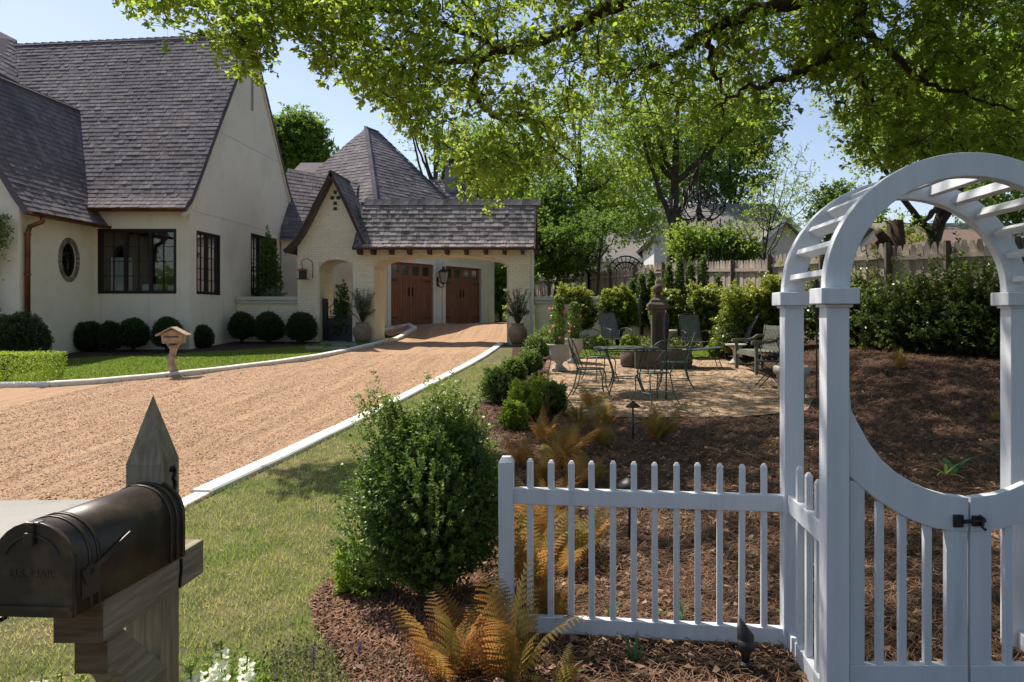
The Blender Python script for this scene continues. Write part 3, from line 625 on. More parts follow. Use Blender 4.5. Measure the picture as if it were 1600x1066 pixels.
# ---- wall climber on the left wing
# ================================================================ brick generator
def bricks(par, poly, mp, z0, n_parts, mt, prou=.006, seed=0, holes=()):
    rr = random.Random(seed); us = [p[0] for p in poly]; zs = [p[1] for p in poly]; bw, bh = .213, .0745; rest = MB(); lst = []
    j = 0; z = z0
    while z < max(zs):
        u = min(us)+(bw/2 if j % 2 else 0)-bw
        while u < max(us):
            a, b, c, d = u+.005, u+bw-.005, z+.005, z+bh-.005
            cc = lambda p: inside(p, poly) and not any(inside(p, h) for h in holes)
            if cc((a,c)) and cc((b,c)) and cc((a,d)) and cc((b,d)): lst.append((a,b,c,d))
            elif cc(((a+b)/2,c)) and cc(((a+b)/2,d)):
                if cc((a,c)) and cc((a,d)): lst.append((a,(a+b)/2,c,d))
                elif cc((b,c)) and cc((b,d)): lst.append(((a+b)/2,b,c,d))
            u += bw
        z += bh; j += 1
    full = [q for q in lst if q[1]-q[0] > .2]; rr.shuffle(full); parts = set(full[:n_parts])
    o0 = rootloc(par); base = None
    for q in lst:
        pr = prou*rr.uniform(.6,1.5); a,b,c,d = q
        if q in parts:
            if base is None:
                mm = MB(); hw, hh = (b-a)/2, (d-c)/2; e = .004
                U = mp(1,0,0)-mp(0,0,0); N = mp(0,0,1)-mp(0,0,0)
                fr = [U*x+Vector((0,0,1))*y+N*n for x,y,n in ((-hw,-hh,-.01),(hw,-hh,-.01),(hw,-hh,prou-.002),(-hw,-hh,prou-.002),(-hw,hh,-.01),(hw,hh,-.01),(hw,hh,prou-.002),(-hw,hh,prou-.002),(-hw+e,-hh+e,prou),(hw-e,-hh+e,prou),(hw-e,hh-e,prou),(-hw+e,hh-e,prou))]
                mm.add(fr, [(0,1,2,3),(4,7,6,5),(0,3,7,4),(1,5,6,2),(3,2,9,8),(2,6,10,9),(6,7,11,10),(7,3,8,11),(8,9,10,11)])
                ob = mm.build('brick', mt, par, world=False, norm=True); base = ob.data; ob.location = mp((a+b)/2,(c+d)/2,pr-prou)-o0
            else: piece('brick', base, par, mp((a+b)/2,(c+d)/2,pr-prou)-o0, (rr.uniform(-.004,.004),rr.uniform(-.01,.01),0))
        else:
            pp = [mp(x,y,n) for x,y,n in ((a,c,-.01),(b,c,-.01),(b,c,pr),(a,c,pr),(a,d,-.01),(b,d,-.01),(b,d,pr),(a,d,pr))]; rest.hexa(pp, rr.random()*.5)
    if rest.v: o = rest.build('brick_course', mt, par); o['kind'] = 'stuff'
# ================================================================ entrance gable + carport arch
YA = 22.6; k_ = YA/FOC
cm = lambda u, z, n: Vector((u, YA-n, z))
def q2(px, py): return ((px-CX)*k_, EYE+(HY-py)*k_)
CP = thing('carport', 'cream painted brick carport with wide arch, curved entrance gable and shingle roof', 'carport', (-5,23.2,.7))
def arch(x0, x1, ys, yp, n=18):                    # right to left over the opening
    cx = (x0+x1)/2; return [q2(cx+(x1-x0)/2*math.cos(a), ys-(ys-yp)*math.sin(a)) for a in [PI*k/n for k in range(n+1)]]
zb = .3
big = [q2(792,0)[0:1]+(zb,)]+arch(585,792,417,398)+[q2(585,0)[0:1]+(zb,)]
small = [q2(550.5,0)[0:1]+(zb,)]+arch(499.5,550.5,419,406)+[q2(499.5,0)[0:1]+(zb,)]
gabL = [(465,397),(465,383),(474,364),(483,346),(496,322),(509,297),(522,276)]; gabR = [(535,300),(548,326),(560,352),(566,368),(566,388)]
outline = [(q2(465,0)[0], zb)]+[q2(*p) for p in gabL]+[q2(*p) for p in gabR]+[q2(831,388),(q2(831,0)[0], zb)]+big+small
def dec(px, py, s=2.7): a = q2(px-s,py+s); b = q2(px+s,py-s); return [(a[0],a[1]),(b[0],a[1]),(b[0],b[1]),(a[0],b[1])]
MB().extr(outline, [], cm, 1.2).build('brick_wall', mat('mortar_face', (.66,.60,.47), (.6,.54,.42), 1.5, .9, .4, 40, blotch=[(.8,(.48,.43,.31),.6,.82)]), CP)
CRS = ((524,301),(519.4,309.5),(528.8,309.5),(524,318),(524,326.5)); bricks(CP, outline, cm, .5, 300, PBRK, .011, 1, [dec(*p, 3.2) for p in CRS])
m = MB()                                            # cross of little openings: squares set proud, hole shade painted dark
for p in CRS:
    d = dec(*p); m.box((d[0][0],YA-.019,d[0][1]),(d[1][0],YA+.0,d[2][1]))
m.build('cross_opening_shade', DARK, CP)
m = MB()
for p in CRS:
    d = dec(*p); m.box((d[0][0]-.01,YA-.024,d[0][1]-.014),(d[1][0]+.01,YA,d[0][1]))
m.build('cross_reveal', PBRK, CP)
# reveals get their own courses
for (px, zt) in ((585,3.0),(499.5,2.95)):
    X0 = q2(px,0)[0]; bricks(CP, [(YA+.01,.3),(YA+1.19,.3),(YA+1.19,zt),(YA+.01,zt)], lambda u,z,n,X0=X0: Vector((X0+n,u,z)), .5, 0, PBRK, .006, 3)
# bargeboards and gable roof
lp = [(449,394),(460,384),(472,368),(483,348),(496,321),(509,296),(522,270)]; rpx = [(522,270),(535,295),(548,322),(560,348),(568,366),(574,379),(579,388)]
bb = MB(); rf = MB(); gs = MB(); dk = MB()
for pts, s in ((lp,1),(rpx,-1)):
    W = [Vector((q2(*p)[0], 0, q2(*p)[1])) for p in pts]
    for i in range(len(W)-1):
        a, b = W[i], W[i+1]; d = (b-a).normalized(); n = Vector((d.z,0,-d.x)); n = n if n.z < 0 else -n; th = .095
        hx = [a+n*th, b+n*th, b, a]
        bb.hexa([Vector((p.x,YA-.32,p.z)) for p in hx]+[Vector((p.x,YA-.26,p.z)) for p in hx])
        slab(dk, [Vector((p.x,y,p.z+.03)) for p, y in ((a,YA-.3),(b,YA-.3),(b,YA+1.35),(a,YA+1.35))], .1)
WL = [Vector((q2(*p)[0], YA-.34, q2(*p)[1]+.03)) for p in lp]; WR = [Vector((q2(*p)[0], YA-.34, q2(*p)[1]+.03)) for p in rpx[::-1]]
bk = lambda W: [Vector((p.x, YA+1.4, p.z)) for p in W]
shingles(gs, path(bk(WL)), path(WL), 16, .17, seed=7); shingles(gs, path(WR), path(bk(WR)), 16, .17, seed=8)
bb.build('bargeboard', DWOOD, CP, norm=True); gr = dk.build('gable_roof', SHIN, CP); o = gs.build('shingle', SHIN, gr); o['kind'] = 'stuff'
tipp = WL[-1]; hm = MB(); hb = [(q2(500,0)[0],YA+1.4,4.3),(q2(547,0)[0],YA+1.4,4.3),(tipp.x,YA+2.3,4.3),(tipp.x,YA+1.4,tipp.z)]
hm.add(hb, [(0,3,2),(1,2,3),(0,1,3)]); hm.build('roof_hip', SHIN, gr)
# carport roof, shingles as single pieces
xl, xr_ = q2(561,0)[0], q2(835,0)[0]; yr, zr, ye, ze = 23.2, 5.14, 22.18, 3.60
prof = [(ye,ze),(ye+.22,ze+.20),(ye+.42,ze+.52),(ye+.62,ze+.86),(ye+.82,ze+1.2),(yr,zr)]
lst = []; shingles(None, path([(xl-.03,y,z) for y,z in prof]), path([(xr_,y,z) for y,z in prof]), 11, .155, .02, 9, lst)
dk = MB()
for i in range(5):
    a, b = prof[i], prof[i+1]; slab(dk, [(xl-.1,a[0],a[1]),(xr_,a[0],a[1]),(xr_,b[0],b[1]),(xl-.1,b[0],b[1])], .06)
    slab(dk, [(xl-.1,2*yr-b[0],b[1]),(xr_,2*yr-b[0],b[1]),(xr_,2*yr-a[0],a[1]),(xl-.1,2*yr-a[0],a[1])], .06)
cr = dk.build('carport_roof', SHIN2, CP); random.Random(3).shuffle(lst); restm = MB(); o0 = rootloc(CP)
for i, (pts, t_) in enumerate(lst):
    mm = MB(); mm.hexa(pts, t_)
    if i < 290: mm.build('shingle', SHIN2, cr)
    else: restm.hexa(pts, t_)
if restm.v: o = restm.build('shingle_rest', SHIN2, cr); o['kind'] = 'stuff'
x = xl+.02; 
while x < xr_-.05:
    MB().hexa([Vector((x+dx, yr+dy, zr+dz)) for dx,dy,dz in ((0,-.13,-.14),(.30,-.13,-.14),(.30,.13,-.14),(0,.13,-.14),(0,-.025,.075),(.30,-.025,.045),(.30,.025,.045),(0,.025,.075))], random.random()*.6).build('ridge_tile', SHIN2, cr); x += .275
m = MB(); m.box((q2(556,0)[0],ye+.02,ze-.075),(xr_,ye+.05,ze-.025)); m.build('fascia', DWOOD, CP)
rt = None
for px in (565,586,614,642,673,700,730,760,789,817):
    X0 = q2(px,0)[0]; MB().hexa([(X0-.03,ye+.06,ze-.22),(X0+.03,ye+.06,ze-.22),(X0+.05,YA+.02,ze-.2),(X0-.05,YA+.02,ze-.2),(X0-.055,ye+.04,ze-.06),(X0+.055,ye+.04,ze-.06),(X0+.055,YA+.02,ze-.02),(X0-.055,YA+.02,ze-.02)]).build('rafter_tail', DWOOD, CP)
m = MB()
for s in (1,-1):
    for i in range(5):
        a, b = prof[i], prof[i+1]; ya, yb = (a[0], b[0]) if s > 0 else (2*yr-a[0], 2*yr-b[0]); m.beam((xr_+.02,ya,a[1]-.1),(xr_+.02,yb,b[1]-.1),.04,.16,(0,-(b[1]-a[1])*s,abs(b[0]-a[0])))
m.build('end_bargeboard', DWOOD, CP)
# gable-end triangle fill under the roof and white corner post
MB().add([(xr_-.12,ye+.4,3.55),(xr_-.12,2*yr-ye-.4,3.55),(xr_-.12,yr,4.95)], [(0,1,2)]).build('end_wall', TRIM, CP)
MB().box((q2(831,0)[0],YA-.01,.4),(q2(831,0)[0]+.05,YA+.05,3.5)).build('corner_strip', TRIM, CP)
# ---- side garden walls
GWm = lambda u,z,n: Vector((u,YA+.15-n,z))
for nm, lab, x0, x1 in (('garden_wall','low cream brick wall between the house and the entrance gable',-10.49,-8.56),('garden_wall','long cream brick wall with coping behind the patio hedge, right of the carport',-1.28,5.2)):
    t = thing(nm, lab, 'wall', ((x0+x1)/2,22.8,.7)); MB().box((x0,YA+.15,.3),(x1,YA+.4,1.9)).build('wall_core', PBRK, t)
    bricks(t, [(x0,.4),(x1,.4),(x1,1.9),(x0,1.9)], GWm, .45, 60, PBRK, .007, 5)
    m = MB(); m.box((x0,YA+.08,1.9),(x1,YA+.47,2.0)); m.box((x0,YA+.04,2.0),(x1,YA+.51,2.12)); m.build('coping', mat('coping_paint', (.64,.61,.52), (.52,.52,.46), 2, .8, .3, 30), t, bevel=.012)
# ================================================================ garage
d2 = Vector((.515,.857,0)).normalized(); n2 = Vector((.857,-.515,0)).normalized(); AG = Vector((-6.057,27,0))
def tpx(px): kx = (px-CX)/FOC; return (AG.y*kx-AG.x)/(d2.x-kx*d2.y)
t0, t1 = tpx(596), tpx(771)
gmm = lambda u,z,n: AG+d2*u+Vector((0,0,z))+n2*n
GA = thing('garage', 'cream garage with steep pyramid roof and two brown carriage doors behind the carport', 'garage', tuple(AG+Vector((0,0,1.15))))
D1 = (tpx(609.5), tpx(676)); D2 = (tpx(695), tpx(751)); zg, zt = 1.18, 3.45
hole = lambda a, b: [(a,zg-.02),(b,zg-.02),(b,zt),(a,zt)]
MB().extr([(t0,.8),(t1,.8),(t1,4.3),(t0,4.3)], [hole(*D1), hole(*D2)], gmm, .3).build('front_wall', STUC, GA)
e2 = Vector((-.857,.515,0)); K0 = gmm(t0,0,0); K1 = gmm(t1,0,0); WE = 8.4
m = MB()
m.add([K1+Vector((0,0,.8)), K1+e2*WE+Vector((0,0,.8)), K1+e2*WE+Vector((0,0,4.3)), K1+Vector((0,0,4.3))], [(0,1,2,3)])
m.add([K0+Vector((0,0,.8)), K0+e2*WE+Vector((0,0,.8)), K0+e2*WE+Vector((0,0,4.3)), K0+Vector((0,0,4.3))], [(0,1,2,3)]); m.build('side_wall', STUC, GA)
def gbox(m, a, b, c, d, n0, n1, t=0.0): m.hexa([gmm(a,c,n0),gmm(b,c,n0),gmm(b,c,n1),gmm(a,c,n1),gmm(a,d,n0),gmm(b,d,n0),gmm(b,d,n1),gmm(a,d,n1)], t); return m
for a, b in (D1, D2):
    tr = MB(); gbox(tr,a-.16,a,zg-.1,zt,-.1,.05); gbox(tr,b,b+.16,zg-.1,zt,-.1,.05); gbox(tr,a-.16,b+.16,zt,zt+.17,-.1,.055); tr.build('door_trim', TRIM, GA)
    dm = MB(); gbox(dm,a,b,zg,zt,-.14,-.10); dr = dm.build('garage_door', GDOOR, GA)
    zs = [zg, zg+.62, zg+1.16, zg+1.7, zt]
    for j in range(3):                              # plank rows
        n = 16
        for k in range(n): gbox(MB(), a+.03+(b-a-.06)*k/n+.004, a+.03+(b-a-.06)*(k+1)/n-.004, zs[j]+.008, zs[j+1]-.008, -.105, -.085).build('plank', GDOOR, dr)
    n = 4; fr = MB(); gbox(fr,a+.03,b-.03,zs[3]+.01,zs[3]+.12,-.105,-.08); gbox(fr,a+.03,b-.03,zt-.1,zt-.005,-.105,-.081)
    cs = [a+.03+(b-a-.06)*k/4 for k in range(5)]
    for k in range(5): gbox(fr, cs[k]-(.1 if k else 0), cs[k]+(.1 if k < 4 else 0), zs[3]+.12, zt-.1, -.105, -.083)
    mid = (a+b)/2; gbox(fr,mid-.05,mid+.05,zg,zs[3],-.082,-.07); gbox(fr,a,a+.09,zg,zs[3],-.082,-.068); gbox(fr,b-.09,b,zg,zs[3],-.082,-.068)
    fr.build('door_rail', GDOOR, dr)
    for k in range(4): gbox(MB(), cs[k]+.1, cs[k+1]-.1, zs[3]+.12, zt-.1, -.10, -.095).build('door_pane', GLASSD, dr)
    hw = MB()
    for zz in (zg+.25, zs[3]-.1):
        gbox(hw,a+.02,a+.42,zz,zz+.035,-.07,-.055); gbox(hw,b-.42,b-.02,zz,zz+.035,-.07,-.055)
    for s in (-1,1): gbox(hw,mid+s*.09-.02,mid+s*.09+.02,zs[2]-.1,zs[2]+.22,-.07,-.04)
    hw.build('iron_hardware', IRON, dr)
for a_ in ((t1-.35,t1-.02,1.1,4.2,0,.06),(D1[1]+.22,D2[0]-.22,1.1,3.9,.0,.02)): gbox(MB(),*a_).build('pilaster', TRIM, GA)
m = MB(); x = D1[0]-.1
while x < D2[1]+.1: gbox(m,x,x+.10,zt+.18,4.2,0,.015); x += .112
o = m.build('siding_board', STUC, GA); o['kind'] = 'stuff'
AP = K0+d2*((t1-t0)/2)+e2*4.2+Vector((0,0,9.35)); AP2 = AP+(d2*.35)+Vector((.25,0,-.12)); ZE = Vector((0,0,4.25))
ov_ = .35; c00 = K0-d2*ov_-e2*ov_+ZE; c10 = K1+d2*ov_-e2*ov_+ZE; c01 = K0-d2*ov_+e2*(WE+ov_)+ZE; c11 = K1+d2*ov_+e2*(WE+ov_)+ZE
fl = lambda a, b: path([a, a.lerp(b,.12)-Vector((0,0,.14)), a.lerp(b,.25)-Vector((0,0,.16)), a.lerp(b,.5)-Vector((0,0,.08)), a.lerp(b,.75)-Vector((0,0,.02)), b])
m = MB(); shingles(m, fl(c00,AP), fl(c10,AP2), 36, .2, seed=10); shingles(m, fl(c01,AP), fl(c00,AP), 36, .2, seed=11); shingles(m, fl(c10,AP2), fl(c11,AP2), 30, .4, seed=12)
dk = MB()
for i in range(12):
    v0, v1 = i/12, (i+1)/12
    for a, b, c_, d_ in ((c00,AP,c10,AP2),(c01,AP,c00,AP),(c10,AP2,c11,AP2),(c11,AP2,c01,AP)):
        q = [fl(a,b)(v0), fl(c_,d_)(v0), fl(c_,d_)(v1), fl(a,b)(v1)]; dk.add([p-Vector((0,0,.02)) for p in q], [(0,1,2,3)])
pr_ = dk.build('pyramid_roof', SHIN, GA); o = m.build('shingle', SHIN, pr_); o['kind'] = 'stuff'
hc = MB()
for f in (fl(c00,AP), fl(c10,AP2)):
    for i in range(30): a, b = f(i/30), f((i+1)/30); hc.beam(a+Vector((0,0,.02)), b+Vector((0,0,.045)), .15, .03, t=random.random()*.5)
hc.beam(AP, AP2, .2, .05); o = hc.build('hip_cap', SHIN, pr_); o['kind'] = 'stuff'
# building behind the garage: low dark roof and chimney
N2 = thing('rear_building', 'dark roofed rear building with a grey chimney peeking over the carport', 'house', (-5,36,1.8))
MB().box((-10,36.5,1.2),(-3.6,42,5.6)).build('wall', STUC, N2)
m = MB(); dk = MB(); q = [P(610,335,36),P(760,335,36),P(730,281,39),P(664,281,39)]; slab(dk, q, .1); shingles(m, lerp(q[0],q[3]), lerp(q[1],q[2]), 12, .3, seed=13)
rb = dk.build('roof', SHIN, N2); o = m.build('shingle', SHIN, rb); o['kind'] = 'stuff'
slab2 = MB(); qq = [P(440,285,38),P(540,285,38),P(512,254,41),P(470,254,41)]; slab(slab2, qq, .1); slab2.build('back_roof', SHIN, N2)
m = MB(); a = P(697,285,38.2); b = P(714,262,38.2); m.box((a.x,37.9,a.z-.6),(b.x,38.5,b.z)); m.box((a.x-.06,37.84,b.z),(b.x+.06,38.56,b.z+.12)); ch = m.build('chimney', mat('chimney_stone', (.25,.25,.24), (.18,.18,.17), 5, .9), N2)
MB().lathe([(.14,0),(.14,.18),(.22,.2),(.2,.3),(.1,.34)], ((a.x+b.x)/2,38.2,b.z+.12), 10).build('chimney_cap', IRON, ch)
# ================================================================ white arbor with gate
AR = thing('garden_arbor', 'white painted arched garden arbor with twin gates and overhead slats', 'arbor', (1.555,3.2,0))
def bx(par, name, a, b, mt, bevel=.004): return MB().box(a, b).build(name, mt, par, bevel=bevel)
PX0, PX1, PYf, PYb, PW = .979, 2.039, 2.875, 3.45, .09
for x in (PX0, PX1):
    for y in (PYf, PYb):
        bx(AR, 'post', (x,y,-.2), (x+PW,y+PW,1.637), WHITE); bx(AR, 'post_cap', (x-.03,y-.03,1.637), (x+PW+.03,y+PW+.03,1.70), WHITE)
        MB().box((x-.01,y-.01,1.625),(x+PW+.01,y+PW+.01,1.636)).build('cap_moulding', WHITE, AR)
axc = (PX0+PX1+PW)/2
def ring(a, ro): 
    rx, rz = (.575, .535) if ro > .5 else (.475, .44)
    return axc+rx*math.cos(a), 1.70+rz*math.sin(a)
for y in (PYf+.018, PYb+.018):
    N = 48; vs = []; fs = []
    for i in range(N+1):
        a = PI*i/N; o_, i_ = ring(a,1), ring(a,0); vs += [(o_[0],y,o_[1]),(i_[0],y,i_[1]),(i_[0],y+.055,i_[1]),(o_[0],y+.055,o_[1])]
    for i in range(N):
        for k in range(4): fs.append((i*4+k, i*4+(k+1)%4, (i+1)*4+(k+1)%4, (i+1)*4+k))
    fs += [(0,1,2,3),(N*4+3,N*4+2,N*4+1,N*4)]
    MB().add(vs, fs).build('arch', WHITE, AR, norm=True, bevel=.004)
for k in range(13):
    a = PI*(k+.55)/13.1; cx, cz = axc+.528*math.cos(a), 1.70+.49*math.sin(a)
    MB().beam((cx,PYf+.074,cz),(cx,PYb+.017,cz),.026,.052,(-math.sin(a),0,math.cos(a)) if 0 else (math.cos(a),0,math.sin(a))).build('slat', WHITE, AR, bevel=.003)
def sidepanel(X):
    bx(AR, 'side_rail', (X,PYf+PW,.665), (X+.042,PYb,.75), WHITE); bx(AR, 'side_rail', (X,PYf+PW,.03), (X+.042,PYb,.11), WHITE)
    for y in (3.07,3.20,3.33): MB().lathe([(.0205,.04),(.0205,.893),(.010,.908)], (X+.02,y,0), 4, True).build('picket', WHITE, AR, bevel=.002)
sidepanel(.992); sidepanel(2.07)
def gate(sgn):
    Yg = 2.905; sx = lambda px: axc+sgn*((px-CX)*Yg/FOC-axc); z = lambda py: EYE+(HY-py)*Yg/FOC
    up = [(1327,600),(1330,640),(1341,662),(1357,691),(1377,718),(1401,739),(1427,755),(1452,766),(1476,773),(1513.5,778)]; lo = [(1513.5,831),(1490,830),(1461,826),(1427,814),(1398,799),(1372,782),(1350,764),(1327,744)]
    gt = thing('arbor_gate', ('white gate leaf with scooped top rail hinged on the left arbor post' if sgn > 0 else 'white gate leaf with scooped top rail at the right, holding the latch catch'), 'gate', (axc-sgn*.24,Yg,.05), 0, 'pair of white gate leaves in the arbor')
    MB().extr([(sx(p[0]),z(p[1])) for p in up+lo], [], lambda u,v,n: Vector((u,Yg-n,v)), .04).build('top_rail', WHITE, gt, bevel=.003, norm=True)
    def b2(nm, pxa, pxb, za, zb_, y0=.004, y1=.036): bx(gt, nm, (min(sx(pxa),sx(pxb)),Yg+y0,za), (max(sx(pxa),sx(pxb)),Yg+y1,zb_), WHITE, .003)
    b2('stile', 1328, 1352, .21, z(752)); b2('stile', 1480, 1513, .21, z(829)); b2('bottom_rail', 1328, 1513, .09, .21, 0, .04)
    for (c, t_) in ((1377,786),(1412.5,807),(1452,822)): b2('picket', c-6, c+6, .21, z(t_), .008, .034)
    return gt
gL = gate(1); gR = gate(-1)
zl = EYE+(HY-814)*2.9/FOC; xl_ = axc-.012
m = MB(); m.box((xl_-.055,2.893,zl-.024),(xl_-.018,2.905,zl+.024)); m.box((xl_-.02,2.886,zl-.007),(xl_+.03,2.895,zl+.007)); m.build('latch_bar', IRON, gL)
m = MB(); m.box((xl_+.018,2.893,zl-.02),(xl_+.055,2.905,zl+.02)); m.tube([(xl_+.04,2.89,zl+.025),(xl_+.055,2.88,zl+.015),(xl_+.048,2.88,zl-.02),(xl_+.062,2.88,zl-.03)],.006,6); m.tube([(xl_+.02,2.89,zl),(xl_+.065,2.885,zl+.005)],.006,6); m.build('latch_catch', IRON, gR)
# ---- picket fence
PF = thing('picket_fence', 'low white picket fence of thin square pickets between the boxwood and the arbor', 'fence', (.3,3.58,0))
fa, fb = Vector((-.308,3.645,0)), Vector((.985,3.497,0)); fd = (fb-fa)
m = MB().box((-.381,3.61,-.1),(-.308,3.683,.865)); m.build('fence_post', WHITE, PF, bevel=.004)
MB().hexa([(-.381,3.61,.866),(-.308,3.61,.866),(-.308,3.683,.866),(-.381,3.683,.866),(-.366,3.625,.892),(-.323,3.625,.892),(-.323,3.668,.892),(-.366,3.668,.892)]).build('post_cap', WHITE, PF)
for z0, hh in ((.70,.078),(.072,.078)): MB().beam(fa+Vector((0,0,z0)), fb+Vector((0,0,z0)), .042, hh).build('rail', WHITE, PF, bevel=.004)
pr0 = None
for zx in (217,306,394,484,574,664,756,847,940,1034,1129,1225):
    px = zx/2.762+750; kx = (px-CX)/FOC; t_ = (fa.y*kx-fa.x)/(fd.x-kx*fd.y); c = fa+fd*t_; an = math.atan2(fd.y, fd.x)
    lo = c-rootloc(PF); lo.z = random.uniform(-.004,.004)
    if pr0 is None: pr0 = MB().lathe([(.0205,.03),(.0205,.868),(.010,.882)], (0,0,0), 4, True).build('picket', WHITE, PF, world=False, bevel=.002); pr0.location = lo; pr0.rotation_euler = (0,0,an)
    else:
        o = pr0.copy(); C.objects.link(o); o.location = lo; o.rotation_euler = (random.uniform(-.004,.004),random.uniform(-.004,.004),an+random.uniform(-.03,.03))
# ================================================================ street mailbox on its timber post
MP = thing('mailbox_post', 'weathered grey timber mailbox post with pointed top, crossarm and curved brace', 'post', (-1.56,2.71,0))
px0, px1, py0, py1 = -1.622, -1.4955, 2.65, 2.775
MB().box((px0,py0,-.2),(px1,py1,1.052)).build('post', GREYW, MP, bevel=.004)
cxp, cyp = (px0+px1)/2, (py0+py1)/2
MB().add([(px0,py0,1.052),(px1,py0,1.052),(px1,py1,1.052),(px0,py1,1.052),(cxp,cyp,1.30)], [(0,1,4),(1,2,4),(2,3,4),(3,0,4)]).build('pointed_cap', GREYW, MP)
MB().box((-1.60,2.252,.59),(-1.452,2.262,.722)).build('end_grain', ENDG, MP, bevel=.003)
MB().box((-1.60,2.262,.59),(-1.452,2.87,.72)).build('crossarm', GREYH, MP, bevel=.004)
# brace: quarter curve below the crossarm
m = MB(); br = [(2.31,.588),(2.31,.47),(2.35,.458),(2.39,.42),(2.43,.35),(2.48,.25),(2.56,.13),(2.648,.03),(2.648,.33),(2.38,.588)]
m.extr(br, [], lambda u,v,n: Vector((-1.47+n,u,v)), .10); m.build('brace', GREYH, MP, norm=True, bevel=.004)
MB().box((-1.57,2.304,.472),(-1.47,2.3095,.586)).build('end_grain', ENDG, MP)
def text(s, size, mt, name, M, par=None, ext=.003):
    cu = bpy.data.curves.new(name, 'FONT'); cu.body = s; cu.size = size; cu.extrude = ext; cu.align_x = 'CENTER'; cu.align_y = 'CENTER'
    o = bpy.data.objects.new(name, cu); C.objects.link(o); dg = bpy.context.evaluated_depsgraph_get(); me = bpy.data.meshes.new_from_object(o.evaluated_get(dg))
    bpy.data.objects.remove(o); me.transform(M); me.materials.clear(); me.materials.append(mt)
    if par is not None: me.transform(Matrix.Translation(-rootloc(par)))
    o = bpy.data.objects.new(name, me); C.objects.link(o)
    if par is not None: o.parent = par
    return o
rotX = Matrix(((0,0,1,0),(1,0,0,0),(0,1,0,0),(0,0,0,1)))    # text faces +X, reads along +Y
m = MB()
def digit3(y, z, s):
    pts = [(-.9,.75),(-.5,1),(.1,1.02),(.6,.8),(.55,.35),(-.05,.12),(.55,-.1),(.75,-.5),(.35,-.95),(-.3,-1),(-.85,-.75)]
    return [Vector((px1+.004, y+a*s*.4, z+b*s)) for a, b in pts]
m.tube(digit3(2.725,.985,.045), .0065, 6); m.build('house_number_three', MNUM, MP, smooth=True)
m = MB(); m.tube([(px1+.004,2.705,.86),(px1+.004,2.72,.885),(px1+.004,2.715,.78)], .006, 6); m.build('house_number', MNUM, MP)
m = MB(); m.tube([(-1.449,2.70,.70),(-1.449,2.702,.66),(-1.449,2.69,.60)], .006, 6); m.build('house_number', MNUM, MP)
# the box itself
MX = thing('mailbox', 'dark bronze rural mailbox with arched lid fixed on the timber crossarm', 'mailbox', (-1.555,2.4,.722), R(-3.5))
bw, bl = .119, .27
def prof_(w, zb=0.0, hs=.150, n=14): return [(w,zb),(w,hs)]+[(w*math.cos(a), hs+w*1.02*math.sin(a)) for a in [PI*k/n for k in range(1,n)]]+[(-w,hs),(-w,zb)]
def shell(y0, y1, w, par=MX, name='body', z0=0.0):
    p = prof_(w, z0); n = len(p); m = MB(); m.v = [(a,y,b) for y in (y0,y1) for a,b in p]; m.t = [0]*len(m.v)
    m.f = [(i,(i+1)%n,(i+1)%n+n,i+n) for i in range(n)]+[tuple(range(n)), tuple(range(2*n-1,n-1,-1))]
    o = m.build(name, MBOX, par, world=False, norm=True); 
    for i_, f in enumerate(o.data.polygons): f.use_smooth = len(f.vertices) == 4 and abs(f.normal.y) < .5
    return o
shell(-bl+.012, bl, bw)
for y in (-bl+.07, -bl+.105, bl-.075, bl-.04): shell(y-.007, y+.007, bw+.0035, name='rib', z0=.004)
shell(bl-.012, bl+.004, bw+.004, name='back_rim'); dr = shell(-bl-.004, -bl+.012, bw+.003, name='door')
m = MB(); m.beam((-bw,-bl-.008,.028),(bw,-bl-.008,.028),.008,.012); m.build('door_crease', MBOX, dr, world=False)
m = MB(); m.tube([(bw*.72*math.cos(a),-bl-.006,.150+bw*.72*math.sin(a)) for a in [PI*(.12+.76*k/16) for k in range(17)]], .0035, 5); m.build('door_bead', MBOX, dr, world=False)
m = MB(); m.box((-.016,-bl-.018,.210),(.012,-bl-.004,.247)); m.box((-.012,-bl-.012,.245),(.01,-bl+.03,.276)); m.build('pull_tab', MBOX, dr, world=False, bevel=.004)
m = MB(); m.box((-.02,-bl-.006,.268),(.02,-bl+.02,.2755)); m.build('latch', mat('latch_steel', (.35,.35,.36), rough=.3, metal=.8), MX, world=False, bevel=.002)
Mt = Matrix.Translation((-.0,-bl-.004,.125)) @ Matrix.Rotation(R(90),4,'X'); o = text('U.S. MAIL', .034, MBOX, 'embossed_lettering', Mt, None, .0016); o.parent = dr
m = MB(); m.beam((bw+.008,-bl+.055,.11),(bw+.008,-bl+.24,.172),.004,.018,(0,0,1)); m.beam((bw+.008,-bl+.035,.10),(bw+.008,-bl+.075,.116),.004,.045); m.build('signal_flag', MBOX, MX, world=False)
m = MB(); m.box((bw+.003,-bl+.03,.04),(bw+.006,-bl+.10,.13)); m.build('flag_bracket', MBOX, MX, world=False)
